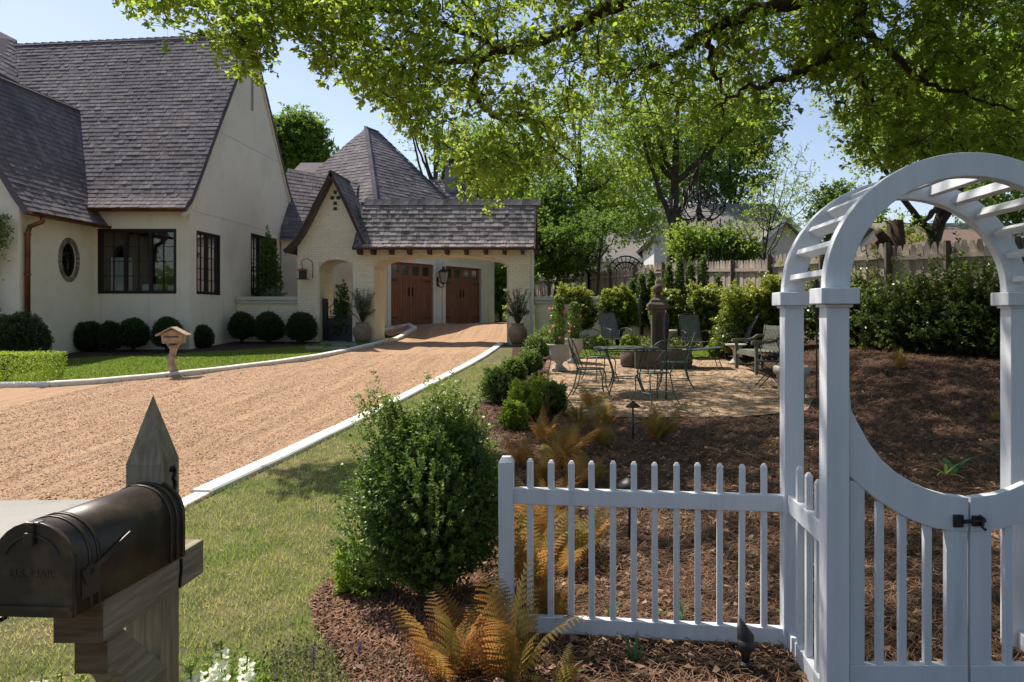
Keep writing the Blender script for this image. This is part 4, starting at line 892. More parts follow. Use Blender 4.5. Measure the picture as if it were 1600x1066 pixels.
# ================================================================ rustic letter box on a branch pedestal
q = G(268,589); LB = thing('rustic_letter_box', 'tan rustic letter box with gabled lid on a knotty stump pedestal by the kerb', 'mailbox', q+Vector((0,.08,0)), R(14))
m = MB(); rr = random.Random(4)
m.lathe([(.26,-.03),(.22,.03),(.12,.07),(.095,.12)], (0,0,0), 9); m.tube([(0,0,.05),(-.015,.0,.16),(-.05,0,.27),(-.06,0,.36),(-.02,0,.44),(.0,0,.54),(-.01,0,.62)], [.11,.085,.07,.075,.06,.07,.11], 9)
m.tube([(-.05,0,.36),(-.13,-.02,.41)], [.05,.03], 7); m.tube([(-.05,0,.34),(.05,-.03,.38)], [.04,.028], 7); m.tube([(0,0,.56),(-.13,0,.68)], [.05,.03], 6); m.tube([(0,0,.56),(.13,0,.68)], [.05,.03], 6); m.build('pedestal', ROCKM, LB, world=False, smooth=True)
m = MB(); m.extr([(-.17,.66),(.17,.66),(.19,.84),(0,.93),(-.19,.84)], [], lambda u,v,n: Vector((u,-.16-n,v)), .34); m.build('box', ROCKM, LB, world=False, norm=True, bevel=.01)
MB().box((-.13,-.166,.775),(.13,-.158,.80)).build('slot', DARK, LB, world=False)
for s in (-1,1):
    for k in range(3):
        y0 = -.21+k*.14; MB().hexa([(s*.0,y0,.955),(s*.27,y0,.80),(s*.27,y0+.135,.80),(s*.0,y0+.135,.955),(s*.0,y0,.985),(s*.28,y0,.825),(s*.28,y0+.135,.825),(s*.0,y0+.135,.985)]).build('lid_board', ROCKM, LB, world=False, bevel=.004, norm=True)
# ================================================================ fixtures on the walls
q = P(473,437,22.3); BF = thing('bird_feeder', 'small copper roofed bird feeder hanging from a wall hook on the entrance gable', 'bird feeder', q)
m = MB(); m.box((-.14,-.14,0),(.14,.14,.03)); m.build('tray', COPP, BF, world=False); m = MB(); m.box((-.09,-.09,.03),(.09,.09,.26)); m.build('seed_box', DARK, BF, world=False)
m = MB(); m.hexa([(-.14,-.12,.26),(.14,-.12,.26),(.14,.12,.26),(-.14,.12,.26),(-.1,-.02,.33),(.1,-.02,.33),(.1,.02,.33),(-.1,.02,.33)]); m.build('roof', mat('red_copper', (.25,.09,.06), rough=.6), BF, world=False)
m = MB(); m.tube([(.2,.28,.05),(.21,.28,.4),(.2,.22,.56),(.12,.1,.64),(.03,0,.62),(-.04,0,.54),(0,0,.33)], .012, 6); m.build('hook', IRON, BF, world=False)
def lantern(q, s=1.0, rz=0):
    t = thing('wall_lantern', 'black carriage lantern with scrolled bracket on the pilaster between the garage doors', 'lamp', q, rz)
    m = MB(); m.box((-.05,.0,-.1),(.05,.03,.22)); m.tube([(0,.0,.0),(0,-.1,-.12),(0,-.22,-.14),(0,-.26,-.02)], .018, 6); m.tube([(0,.0,.15),(0,-.08,.06),(0,-.18,.02)], .012, 6); m.build('bracket', IRON, t, world=False)
    m = MB(); m.lathe([(.03,-.02),(.10,.0),(.11,.02)], (0,-.26,0), 6); m.lathe([(.20,.36),(.19,.38),(.10,.46),(.05,.48),(.05,.53),(.02,.56)], (0,-.26,0), 6)
    for k in range(6): a = PI/3*k; m.tube([(.095*math.cos(a),-.26+.095*math.sin(a),.02),(.165*math.cos(a),-.26+.165*math.sin(a),.36)], .009, 4)
    m.build('frame', IRON, t, world=False); MB().lathe([(.088,.02),(.158,.36)], (0,-.26,0), 6).build('lamp_glass', mat('frosted_glass', (.6,.56,.5), rough=.3, trans=.4), t, world=False); t.scale = (s,)*3; return t
lantern(gmm((D1[1]+D2[0])/2-.1, 2.75, .03), 1.15, math.atan2(d2.y,d2.x))
# iron gate inside the walk arch
X0, X1_ = q2(500,0)[0], q2(550.5,0)[0]; Yi = YA+.25; zg0 = .66
IG = thing('iron_garden_gate', 'black wrought iron garden gate with scrolls in the small entrance arch', 'gate', (X0+.4,Yi,zg0))
m = MB(); m.box((X0+.02,Yi-.06,zg0),(X0+.14,Yi+.06,zg0+1.35)); m.box((X0+.01,Yi-.07,zg0+1.35),(X0+.15,Yi+.07,zg0+1.40)); m.build('gate_post', IRON, IG)
m = MB(); m.box((X0+.16,Yi-.01,zg0+.05),(X1_-.03,Yi+.01,zg0+.8)); m.build('lower_panel', IRON, IG)
m = MB(); xa, xb = X0+.16, X1_-.03; W_ = xb-xa
for z in (.8,.85): m.tube([(xa,Yi-.015,zg0+z),(xb,Yi-.015,zg0+z)], .014, 5)
m.tube([(xa,Yi,zg0),(xa,Yi,zg0+1.3)], .015, 5); m.tube([(xb,Yi,zg0),(xb,Yi,zg0+1.3)], .015, 5); m.tube([(xa,Yi,zg0+1.1),(xa+W_*.25,Yi,zg0+1.28),(xa+W_*.5,Yi,zg0+1.2),(xa+W_*.75,Yi,zg0+1.28),(xb,Yi,zg0+1.1)], .012, 5)
for k in range(5):
    c = xa+W_*(k+.5)/5
    for s in (-1,1): m.tube([(c+s*(.012+.05*tt*math.cos(tt*5)),Yi,zg0+.95+.0+.06*tt*math.sin(tt*5)+.1*tt) for tt in [j/10 for j in range(11)]], .007, 4)
    m.tube([(c,Yi,zg0+.85),(c,Yi,zg0+1.2)], .007, 4)
for c, h_ in ((xa+W_*.25,1.45),(xa+W_*.62,2.0)): m.tube([(c,Yi,zg0+1.1),(c,Yi,zg0+h_)], .012, 4); m.tube([(c-.07,Yi,zg0+h_-.15),(c+.07,Yi,zg0+h_-.15)], .01, 4)
for k in range(4): c = xa+W_*(k+.6)/4.3; m.tube([(c+.09*math.cos(a),Yi-.02,zg0+.42+.16*math.sin(a)) for a in [2*PI*j/12 for j in range(13)]], .008, 4)
m.build('scrollwork', IRON, IG)
# dark door beyond
MB().box((q2(521,0)[0]+.05,YA+1.9,.6),(q2(536,0)[0]-.3,YA+2.0,2.9)).build('entry_door', DWOOD, CP)
MB().box((-8.6,YA+3.2,.3),(-6.8,YA+3.4,4.0)).build('courtyard_wall', STUC, CP)
# small ground fixtures
def pathlight(q, label, s=1.0):
    t = thing('path_light', label, 'light', q, 0, 'bronze path lights in the bed'); m = MB(); m.tube([(0,0,-.05),(0,0,.41)], .011, 8); m.build('stem', IRON, t, world=False, smooth=True)
    m = MB(); m.lathe([(.02,.455),(.012,.47)], (0,0,0), 12); m.lathe([(.088,.395),(.09,.40),(.06,.43),(.025,.455)], (0,0,0), 20); m.build('shade', IRON, t, world=False, smooth=True); t.scale = (s,)*3; return t
pathlight(G(989,689), 'dark mushroom shaped path light beside the green fern near the patio'); q = G(984,848); pathlight(q, 'dark path light seen just behind the top rail of the picket fence')
q = G(1165,1058); SP = thing('spot_light', 'black stake spotlight pointing upward in front of the picket fence', 'light', q, 0)
m = MB(); m.lathe([(.018,-.03),(.02,.02),(.028,.025),(.028,.06),(.018,.07)], (0,0,0), 14); m.build('base', IRON, SP, world=False)
m = MB(); m.tube([(0,0,.06),(0,0,.1),(0,0,.12),(0,0,.17)], [.016,.02,.033,.038], 16); m.add([(.038*math.cos(a),.038*math.sin(a),.17) for a in [2*PI*k/16 for k in range(16)]]+[(.036*math.cos(a),.036*math.sin(a),.185+.045*(1-math.cos(a))) for a in [2*PI*k/16 for k in range(16)]], [(k,(k+1)%16,(k+1)%16+16,k+16) for k in range(16)]+[tuple(range(16,32))]); m.build('head', IRON, SP, world=False, smooth=True)
q = G(1386,592); t = thing('spot_light', 'tiny black ground light standing in the pine straw beyond the gate', 'light', q); MB().lathe([(.03,-.02),(.035,.12),(.045,.14),(.02,.15)], (0,0,0), 10).build('head', IRON, t, world=False)
# ================================================================ patio furniture
def circ(r, z, n=24, rx=1): return [(r*rx*math.cos(2*PI*k/n), r*math.sin(2*PI*k/n), z) for k in range(n+1)]
def wire_chair(lab, grp):
    t = thing('garden_chair', lab, 'chair', (0,0,0), 0, grp); w = .011
    m = MB(); m.tube(circ(.22,.45), w, 6, False)
    for k in range(-5,6): x = k*.038; y = math.sqrt(.22**2-x*x); m.tube([(x,-y,.452),(x,y,.452)], .004, 4); m.tube([(-y,x,.452),(y,x,.452)], .004, 4)
    m.build('seat', WIREG, t, world=False, smooth=True)
    for sx in (-1,1):
        MB().tube(curve([(sx*.15,-.17,.45),(sx*.2,-.22,.36),(sx*.19,-.23,.18),(sx*.24,-.29,.0)]), w, 6).build('leg', WIREG, t, world=False, smooth=True)
        MB().tube(curve([(sx*.17,.17,.45),(sx*.19,.20,.3),(sx*.2,.24,.15),(sx*.24,.33,.0)]), w, 6).build('leg', WIREG, t, world=False, smooth=True)
    m = MB(); m.tube(curve([(-.19,.15,.44),(-.235,.22,.62),(-.21,.29,.82),(-.12,.33,.92),(0,.34,.95),(.12,.33,.92),(.21,.29,.82),(.235,.22,.62),(.19,.15,.44)]), w, 6)
    m.tube(curve([(-.1,.19,.46),(-.12,.25,.62),(-.05,.29,.74),(0,.3,.78),(.05,.29,.74),(.12,.25,.62),(.1,.19,.46)]), .008, 5)
    for s in (-1,1): m.tube([(s*(.05+.045*math.cos(a)),.275+.0,.66+.045*math.sin(a)) for a in [2*PI*k/10 for k in range(11)]], .006, 4); m.tube(curve([(s*.02,.2,.46),(s*.03,.28,.7),(s*.12,.31,.88)]), .007, 4)
    m.build('backrest', WIREG, t, world=False, smooth=True)
    m = MB(); m.tube([(-.2,-.24,.16),(.2,-.24,.16)], .007, 4); m.tube([(-.2,.24,.15),(.2,.24,.15)], .007, 4); m.tube([(-.2,-.24,.16),(-.2,.24,.15)], .007, 4); m.tube([(.2,-.24,.16),(.2,.24,.15)], .007, 4); m.build('stretcher', WIREG, t, world=False)
    return t
def ground(px, py, dz=.035): q = G(px, py); return Vector((q.x, q.y, g(q.x,q.y)+dz))
TC = ground(978,617); grp = 'green iron chairs around the glass table'
ch0 = wire_chair('green iron chair at the left of the round patio table, facing right', grp); ch0.location = ground(922,624); ch0.rotation_euler = (0,0,R(80))
dup(ch0, ground(1022,632), R(205), 'green iron chair nearest the picket fence, its hoop back toward the camera', grp)
dup(ch0, ground(1054,610), R(-95), 'green iron chair at the right of the round patio table beside the stone basin', grp)
dup(ch0, ground(938,598), R(25), 'green iron chair on the far side of the round patio table', grp)
t = thing('round_table', 'round green iron patio table with glass top', 'table', TC)
m = MB(); m.tube(circ(.53,.74,40), .016, 6, False); m.tube(circ(.46,.70,32), .008, 5, False); m.tube(circ(.2,.25,20), .008, 5, False); m.build('table_frame', WIREG, t, world=False, smooth=True)
MB().lathe([(.53,.745),(.53,.752)], (0,0,0), 40).build('table_top', mat('table_glass', (.22,.27,.22), rough=.12, spec=.8), t, world=False)
for k in range(4):
    a = PI/4+PI/2*k; c, s = math.cos(a), math.sin(a); MB().tube(curve([(c*.46,s*.46,.72),(c*.42,s*.42,.6),(c*.33,s*.33,.42),(c*.3,s*.3,.25),(c*.42,s*.42,.0)]), .013, 6).build('leg', WIREG, t, world=False, smooth=True)
m = MB()
for k in range(24): a = 2*PI*k/24; m.tube(curve([(.52*math.cos(a),.52*math.sin(a),.73),(.54*math.cos(a+.06),.54*math.sin(a+.06),.69),(.5*math.cos(a+.13),.5*math.sin(a+.13),.67),(.47*math.cos(a+.2),.47*math.sin(a+.2),.71)],3), .005, 4)
m.build('scroll_apron', WIREG, t, world=False)
def lounge(lab, grp):
    t = thing('lounge_chair', lab, 'chair', (0,0,0), 0, grp)
    m = MB(); n = 9
    for i in range(n):
        for s_ in (0,): m.beam((-.24,-.26+.5*i/n,.41-.03*math.sin(PI*i/n)),(.24,-.26+.5*i/n,.41-.03*math.sin(PI*i/n)),.052,.006)
    m.build('seat', MESHB, t, world=False)
    m = MB()
    for i in range(14): v = i/13; y = .24+.2*v+.05*v*v; z = .42+.60*v; m.beam((-.24,y,z),(.24,y,z),.006,.042,(0,.3,1))
    m.build('backrest', MESHB, t, world=False); m = MB()
    for sx in (-1,1):
        m.tube(curve([(sx*.25,-.28,.41),(sx*.25,.22,.40),(sx*.25,.34,.7),(sx*.25,.5,1.03)]), .012, 6); m.tube(curve([(sx*.27,.3,.62),(sx*.3,.05,.66),(sx*.3,-.22,.63),(sx*.29,-.3,.55),(sx*.28,-.26,.4),(sx*.28,-.3,.2),(sx*.28,-.22,.03),(sx*.28,.3,.02),(sx*.28,.5,.05)]), .012, 6)
    m.tube(curve([(-.25,.5,1.03),(0,.52,1.07),(.25,.5,1.03)]), .014, 6); m.tube([(-.28,-.25,.03),(.28,-.25,.03)], .01, 5); m.tube([(-.28,.4,.03),(.28,.4,.03)], .01, 5); m.build('frame', IRON, t, world=False, smooth=True); return t
grp = 'dark metal mesh lounge chairs'
l0 = lounge('grey mesh lounge chair facing the fountain from the hedge side', grp); l0.location = ground(1085,562); l0.rotation_euler = (0,0,R(8))
dup(l0, ground(1146,566), R(-82), 'reclined dark mesh lounge chair beside the wooden bench', grp); dup(l0, ground(963,556), R(28), 'black hoop backed lounge chair before the camellia, behind the table', grp)
t = thing('low_table', 'low navy topped metal table on the gravel next to the fountain', 'table', ground(1100,577))
MB().hexa([(-.36,-.3,.36),(.36,-.3,.43),(.36,.3,.43),(-.36,.3,.36),(-.36,-.3,.375),(.36,-.3,.445),(.36,.3,.445),(-.36,.3,.375)]).build('table_top', NAVY, t, world=False)
for sx, sy in ((-1,-1),(1,-1),(1,1),(-1,1)): MB().tube(curve([(sx*.33,sy*.27,.37+.03*sx),(sx*.28,sy*.25,.2),(sx*.34,sy*.29,0)]), .01, 5).build('leg', IRON, t, world=False)
def bench():
    q = ground(1186,584); t = thing('garden_bench', 'weathered grey green wooden bench with slatted back and curved arms', 'bench', q, R(-86))
    L = 1.35
    for i in range(7): MB().box((-L/2,-.25+i*.072,.42),(L/2,-.25+i*.072+.058,.442)).build('seat_slat', TEAK, t, world=False, bevel=.003)
    for k in range(15): x = -L/2+.1+k*(L-.2)/14; MB().beam((x,.27,.47),(x,.36,.90),.045,.015,(0,1,-.2)).build('back_slat', TEAK, t, world=False)
    for z, y in ((.48,.27),(.90,.365)): MB().beam((-L/2,y,z),(L/2,y,z),.04,.07).build('back_rail', TEAK, t, world=False)
    for sx in (-1,1):
        x = sx*(L/2+.0)
        MB().box((x-.03,-.3,0),(x+.03,-.24,.62)).build('leg', TEAK, t, world=False); MB().hexa([(x-.03,.24,0),(x+.03,.24,0),(x+.03,.3,0),(x-.03,.3,0),(x-.03,.34,.95),(x+.03,.34,.95),(x+.03,.4,.95),(x-.03,.4,.95)]).build('leg', TEAK, t, world=False)
        m = MB(); m.extr([(-.38,.60),(-.36,.57),(-.30,.60),(.0,.60),(.12,.63),(.2,.70),(.36,.70),(.36,.75),(.18,.75),(.08,.68),(-.02,.655),(-.3,.66),(-.36,.65)], [], lambda u,v,n: Vector((x+.035+n,u,v)), .07); m.build('armrest', TEAK, t, world=False, norm=True)
    MB().box((-L/2,-.28,.34),(L/2,-.25,.42)).build('front_rail', TEAK, t, world=False); return t
bench()
t = thing('folding_table', 'small black iron folding table with a basket of fruit by the bench', 'table', ground(1203,607))
MB().lathe([(.25,.44),(.26,.46)], (0,0,0), 20).build('table_top', NAVY, t, world=False); m = MB(); m.tube([(-.2,-.15,.44),(.22,-.15,0)], .01, 5); m.tube([(.2,-.15,.44),(-.22,-.15,0)], .01, 5); m.tube([(-.2,.15,.44),(.22,.15,0)], .01, 5); m.tube([(.2,.15,.44),(-.22,.15,0)], .01, 5); m.build('folding_legs', IRON, t, world=False)
q = t.location+Vector((0,0,.46)); t = thing('fruit_basket', 'dark wire basket of fruit on the small folding table', 'basket', q)
m = MB()
for k in range(14): a = 2*PI*k/14; m.tube([(.12*math.cos(a),.12*math.sin(a),.005),(.18*math.cos(a),.18*math.sin(a),.12),(.17*math.cos(a),.17*math.sin(a),.16)], .006, 4)
m.tube(circ(.18,.12,20), .008, 4, False); m.tube(circ(.12,.01,20), .008, 4, False); m.tube(curve([(-.18,0,.12),(-.1,0,.34),(.1,0,.34),(.18,0,.12)]), .008, 4); m.build('wire_basket', IRON, t, world=False)
for i in range(6): MB().lathe([(.005,-.04),(.03,-.033),(.042,0),(.03,.033),(.005,.04)], (.08*math.cos(i),.08*math.sin(i),.06+.02*(i%2)), 10).build('fruit', [mat('orange_fruit', (.5,.2,.05), rough=.5), mat('plum_fruit', (.08,.03,.06), rough=.4)][0 if i == 3 else 1], t, world=False, smooth=True)
# stone fountain
q = ground(1031,577); FT = thing('stone_fountain', 'brown stone fountain pillar with ball finial rising from a low square basin', 'fountain', q)
m = MB(); m.lathe([(.235,.0),(.235,.36),(.26,.42),(.20,.46),(.2,1.18),(.225,1.22),(.225,1.25)], (-.02,.2,0), 4, True); m.build('pillar', STONE, FT, world=False, bevel=.012)
m = MB(); m.lathe([(.29,1.25),(.33,1.30),(.33,1.345),(.24,1.40),(.23,1.44),(.12,1.50),(.10,1.56)], (-.02,.2,0), 4, True); m.build('capital', STONE, FT, world=False, bevel=.012)
m = MB(); m.lathe([(.05,1.55),(.07,1.58),(.04,1.60)]+[(.105*math.sin(a),1.69-.105*math.cos(a)) for a in [PI*(k+1)/11 for k in range(10)]], (-.02,.2,0), 16); m.build('ball_finial', STONE, FT, world=False, smooth=True)
m = MB(); m.extr([(-.55,-.25),(.65,-.25),(.65,.55),(-.55,.55)], [[(-.45,-.15),(.55,-.15),(.55,.45),(-.45,.45)]], lambda u,v,n: Vector((u,v,.38+n)), .38); m.build('basin', STONE, FT, world=False, norm=True, bevel=.015)
MB().box((-.45,-.15,.25),(.55,.45,.28)).build('water', mat('basin_water', (.02,.03,.03), rough=.05, spec=.8), FT, world=False)
m = MB(); m.add([(-.09,.03,.55),(.05,.03,.55),(.05,.03,1.0),(.03,.03,1.09),(-.02,.03,1.14),(-.07,.03,1.09),(-.09,.03,1.0)], [(0,1,2,3,4,5,6)]); m.build('niche', DARK, FT, world=False)
m = MB(); m.tube([(-.02,.05,.75),(-.02,-.04,.74),(-.02,-.06,.70)], .014, 6); m.build('spout', IRON, FT, world=False)
# planters and pots
def urn(q, lab, s=1.0, grp=None):
    t = thing('garden_urn', lab, 'urn', q, 0, grp)
    MB().box((-.15,-.15,0),(.15,.15,.05)).build('plinth', URNM, t, world=False); MB().lathe([(.13,.05),(.10,.08),(.065,.12),(.075,.16),(.12,.2),(.185,.27),(.2,.38),(.205,.46),(.215,.5),(.25,.52),(.255,.545),(.2,.548),(.19,.50)], (0,0,0), 24).build('bowl', URNM, t, world=False, smooth=True); t.scale = (s,)*3; return t
urn(ground(874,582), 'pale cast stone urn at the patio corner holding a pink flowering vine')
urn(ground(897,569), 'second pale urn just behind the first, partly hidden', 1.0)
q = ground(886,566); t = thing('stone_pedestal', 'slim cream stone pedestal standing behind the corner urn', 'pedestal', q); MB().lathe([(.14,0),(.14,.06),(.10,.09),(.095,1.22),(.13,1.26),(.13,1.31)], (0,0,0), 4, True).build('shaft', URNM, t, world=False)
t = thing('planter', 'large ribbed grey stone planter on the patio, half hidden by the arbor post', 'planter', ground(1237,627)); MB().lathe([(.19,0),(.2,.06),(.235,.38),(.27,.40),(.285,.44),(.285,.50),(.26,.52),(.22,.515),(.21,.46)], (0,0,0), 24).build('bowl', URNM, t, world=False, smooth=True)
q = ground(990,577); t = thing('stone_trough', 'dark round stone trough touching the fountain basin', 'trough', q+Vector((-.02,.2,0))); MB().lathe([(.2,0),(.25,.05),(.26,.34),(.22,.35),(.2,.28)], (0,0,0), 20).build('bowl', STONE, t, world=False, smooth=True)
def pedtab(q, lab):
    t = thing('pedestal_table', lab, 'table', q); MB().lathe([(.24,.56),(.27,.58),(.27,.61),(.24,.62)], (0,0,0), 20).build('table_top', URNM, t, world=False)
    MB().lathe([(.2,0),(.16,.06),(.08,.16),(.07,.3),(.09,.44),(.2,.56)], (0,0,0), 12).build('pedestal', URNM, t, world=False, smooth=True); return t
pedtab(ground(1042,556), 'round pale stone side table right behind the fountain pillar'); o = pedtab(ground(1150,571), 'low carved stone stool beside the reclined mesh chair'); o.scale = (.9,.9,.72)
def torch(px, py, h, lab):
    t = thing('garden_torch', lab, 'torch', ground(px,py,0)); MB().tube([(0,0,0),(0,0,h*.62)], .012, 6).build('pole', IRON, t, world=False); MB().lathe([(.012,h*.6),(.03,h*.68),(.045,h*.8),(.045,h*.9),(.02,h*.96),(.012,h)], (0,0,0), 10).build('burner', IRON, t, world=False, smooth=True)
torch(1041,628,1.42,'tall slim black garden torch standing in front of the fountain'); torch(1000,561,1.55,'black garden torch far behind the round table'); torch(1276,622,2.0,'slim black torch pole seen between the two arbor posts')
# olive jars
def jar(px, py, lab):
    q = G(px,py); q.z = g(q.x,q.y)+.03; t = thing('terracotta_jar', lab, 'pot', q); MB().lathe([(.16,0),(.22,.1),(.28,.28),(.27,.42),(.2,.53),(.17,.56),(.2,.60),(.2,.62),(.15,.62),(.14,.5)], (0,0,0), 20).build('jar_body', TERRA, t, world=False, smooth=True); return t
J1 = jar(566,537,'speckled brown terracotta jar left of the wide arch, planted with an olive'); J2 = jar(809,540,'brown terracotta jar with an olive at the right pier of the arch')
# chandelier
q = P(1092,342,12.0); CH = thing('chandelier', 'black iron outdoor chandelier with curled arms hanging from the oak tree', 'chandelier', q)
m = MB(); m.lathe([(.02,-.04),(.045,.0),(.02,.04),(.06,.12),(.03,.2),(.02,.32),(.05,.4),(.02,.5),(.012,.6)], (0,0,0), 10); m.build('stem', IRON, CH, world=False, smooth=True)
for k in range(10):
    a = 2*PI*k/10+.2; c, s = math.cos(a), math.sin(a); f = lambda r, z: (c*r, s*r, z)
    m = MB(); m.tube(curve([f(.03,.1),f(.12,.0),f(.25,-.01),f(.36,.07),f(.43,.14),f(.41,.2),f(.36,.18),f(.37,.12)],4), .011, 5); m.lathe([(.035,.2),(.02,.21),(.014,.22),(.014,.3)], f(.43,0), 6); m.tube(curve([f(.05,.45),f(.14,.42),f(.2,.28),f(.15,.18),f(.1,.22)],4), .008, 4); m.build('arm', IRON, CH, world=False, smooth=True)
for k in range(6):
    a = 2*PI*k/6; c, s = math.cos(a), math.sin(a); f = lambda r, z: (c*r, s*r, z)
    m = MB(); m.tube(curve([f(.03,.35),f(.12,.28),f(.22,.32),f(.26,.4),f(.22,.42)],4), .01, 5); m.lathe([(.03,.4),(.013,.42),(.013,.5)], f(.26,0), 6); m.build('arm', IRON, CH, world=False, smooth=True)
m = MB()
for k in range(16): a = 2*PI*k/16; r = .2+.15*(k%2); m.lathe([(.004,-.08),(.014,-.05),(.004,-.0)], (r*math.cos(a),r*math.sin(a),0.0), 5)
m.tube(circ(.3,.08,20), .006, 4, False); o = m.build('pendant_drops', IRON, CH, world=False); o['kind'] = 'stuff'
m = MB(); m.tube([(0,0,.58),(0,0,4.2)], .007, 5); m.build('hanging_chain', IRON, CH, world=False)
# ================================================================ wooden privacy fence
FX = [( -2.2,38.0),(.6,31.0),(2.2,27.0),(3.0,25.0),(3.9,23.0),(4.75,20.9),(5.2,19.6),(5.9,18.1),(6.9,16.2),(8.4,14.0),(10.5,12.4),(13,11.2)]
def ftop(Y): return float(np.interp(Y, [11,13,14.4,17,19.7,23,31,38], [2.95,3.0,3.06,3.1,3.1,3.28,3.42,3.55]))
segs = [(0,1),(1,2),(2,4),(4,6),(6,8),(8,9),(9,11)]
labs = ['far left run of the grey plank fence beyond the garden wall','grey plank fence run behind the leftmost camellia','grey plank fence run behind the row of small arborvitae','grey plank fence run above the camellias, right of the arborvitae','plank fence run just left of the arbor posts, behind shrubs','darker plank fence run seen through the arbor arch','dark plank fence run at the right edge, behind the gate']
bn = 0
for si, (i0, i1) in enumerate(segs):
    pts = resample(FX[i0:i1+1], .148, False); c = pts[len(pts)//2]; t = thing('plank_fence', labs[si], 'fence', (c.x,c.y,g(c.x,c.y)), 0, 'runs of the wooden privacy fence')
    base = None; o0 = rootloc(t); drop = [0,.06,0,.05,-.05,.0,0][si]; restf = MB()
    for i in range(len(pts)-1):
        a, b = pts[i], pts[i+1]; mid = (a+b)/2; d = (b-a).normalized(); zt_ = ftop(mid.y)-drop; zb_ = g(mid.x,mid.y)-.1; w = (b-a).length; an = math.atan2(d.y,d.x)
        off = Vector((-d.y,d.x))*(.012 if i % 2 else 0)
        if base is None:
            mm = MB(); mm.box((-.069,-.011,0),(.069,.011,.93)); mm.hexa([(-.069,-.011,.93),(.069,-.011,.93),(.069,.011,.93),(-.069,.011,.93),(-.035,-.011,1),(.035,-.011,1),(.035,.011,1),(-.035,.011,1)]); ob = mm.build('board', FENCW, t, world=False); base = ob.data; nb = ob
        else: nb = piece('board', base, t)
        nb.location = Vector((mid.x+off.x, mid.y+off.y, zb_))-o0; nb.rotation_euler = (0,0,an+random.uniform(-.03,.03)); nb.scale = (w/.148, 1, zt_-zb_+random.uniform(-.02,.02))
    np_ = max(2, int((Vector(FX[i1])-Vector(FX[i0])).length/2.4)); P0 = [path([(p.x,p.y,0) for p in pts])(k/np_) for k in range(np_+1)]
    for k, p in enumerate(P0):
        dd = (P0[min(k+1,np_)]-P0[max(k-1,0)]).normalized(); nn = Vector((dd.y,-dd.x,0)); c = p-nn*-.08
        c = p+Vector((dd.y,-dd.x,0))*(-.07 if (p+Vector((dd.y,-dd.x,0))*.07).length > p.length else .07)
        m = MB(); m.box((c.x-.05,c.y-.05,g(c.x,c.y)-.1),(c.x+.05,c.y+.05,ftop(c.y)-drop+.02)); m.build('fence_post', FENCD, t)
        if k < np_:
            e = P0[k+1]; off = (c-p)*.55
            for dz_ in (-.28,-1.05,-1.75): MB().beam(p+off+Vector((0,0,ftop(p.y)-drop+dz_)), e+off+Vector((0,0,ftop(e.y)-drop+dz_)), .04, .09).build('fence_rail', FENCW, t)
q = P(1032,462,21.2); t = thing('bird_house', 'plain tan wooden birdhouse among the small arborvitae by the plank fence', 'birdhouse', q)
bhm = mat('birdhouse_wood', (.42,.27,.17), (.3,.19,.12), 6, .9); m = MB(); m.box((-.14,-.12,.0),(.14,.12,.42)); m.build('box', bhm, t, world=False); m = MB(); m.box((-.17,-.17,.42),(.17,.15,.46)); m.build('roof', bhm, t, world=False); m = MB(); m.tube([(0,0,-1.2),(0,0,.0)], .03, 6); m.build('post', FENCD, t, world=False)
MB().lathe([(.03,0),(.03,.003)], (0,0,0), 10).build('entry_hole', DARK, t, world=False).rotation_euler = (R(90),0,0); kids(t)[-1].location = (0,-.121,.27)
# wire globe on the neighbours' side
q = P(978,430,31); t = thing('wire_globe', 'large dark wire wheel ornament behind the plank fence', 'ornament', q); m = MB()
for k in range(12): a = PI*k/12; m.tube([(.8*math.cos(a),0,.8*math.sin(a)),(-.8*math.cos(a),0,-.8*math.sin(a))], .02, 4)
for r in (.3,.55,.8): m.tube([(r*math.cos(2*PI*k/24),0,r*math.sin(2*PI*k/24)) for k in range(25)], .03, 4, False)
m.build('wire_frame', IRON, t, world=False)
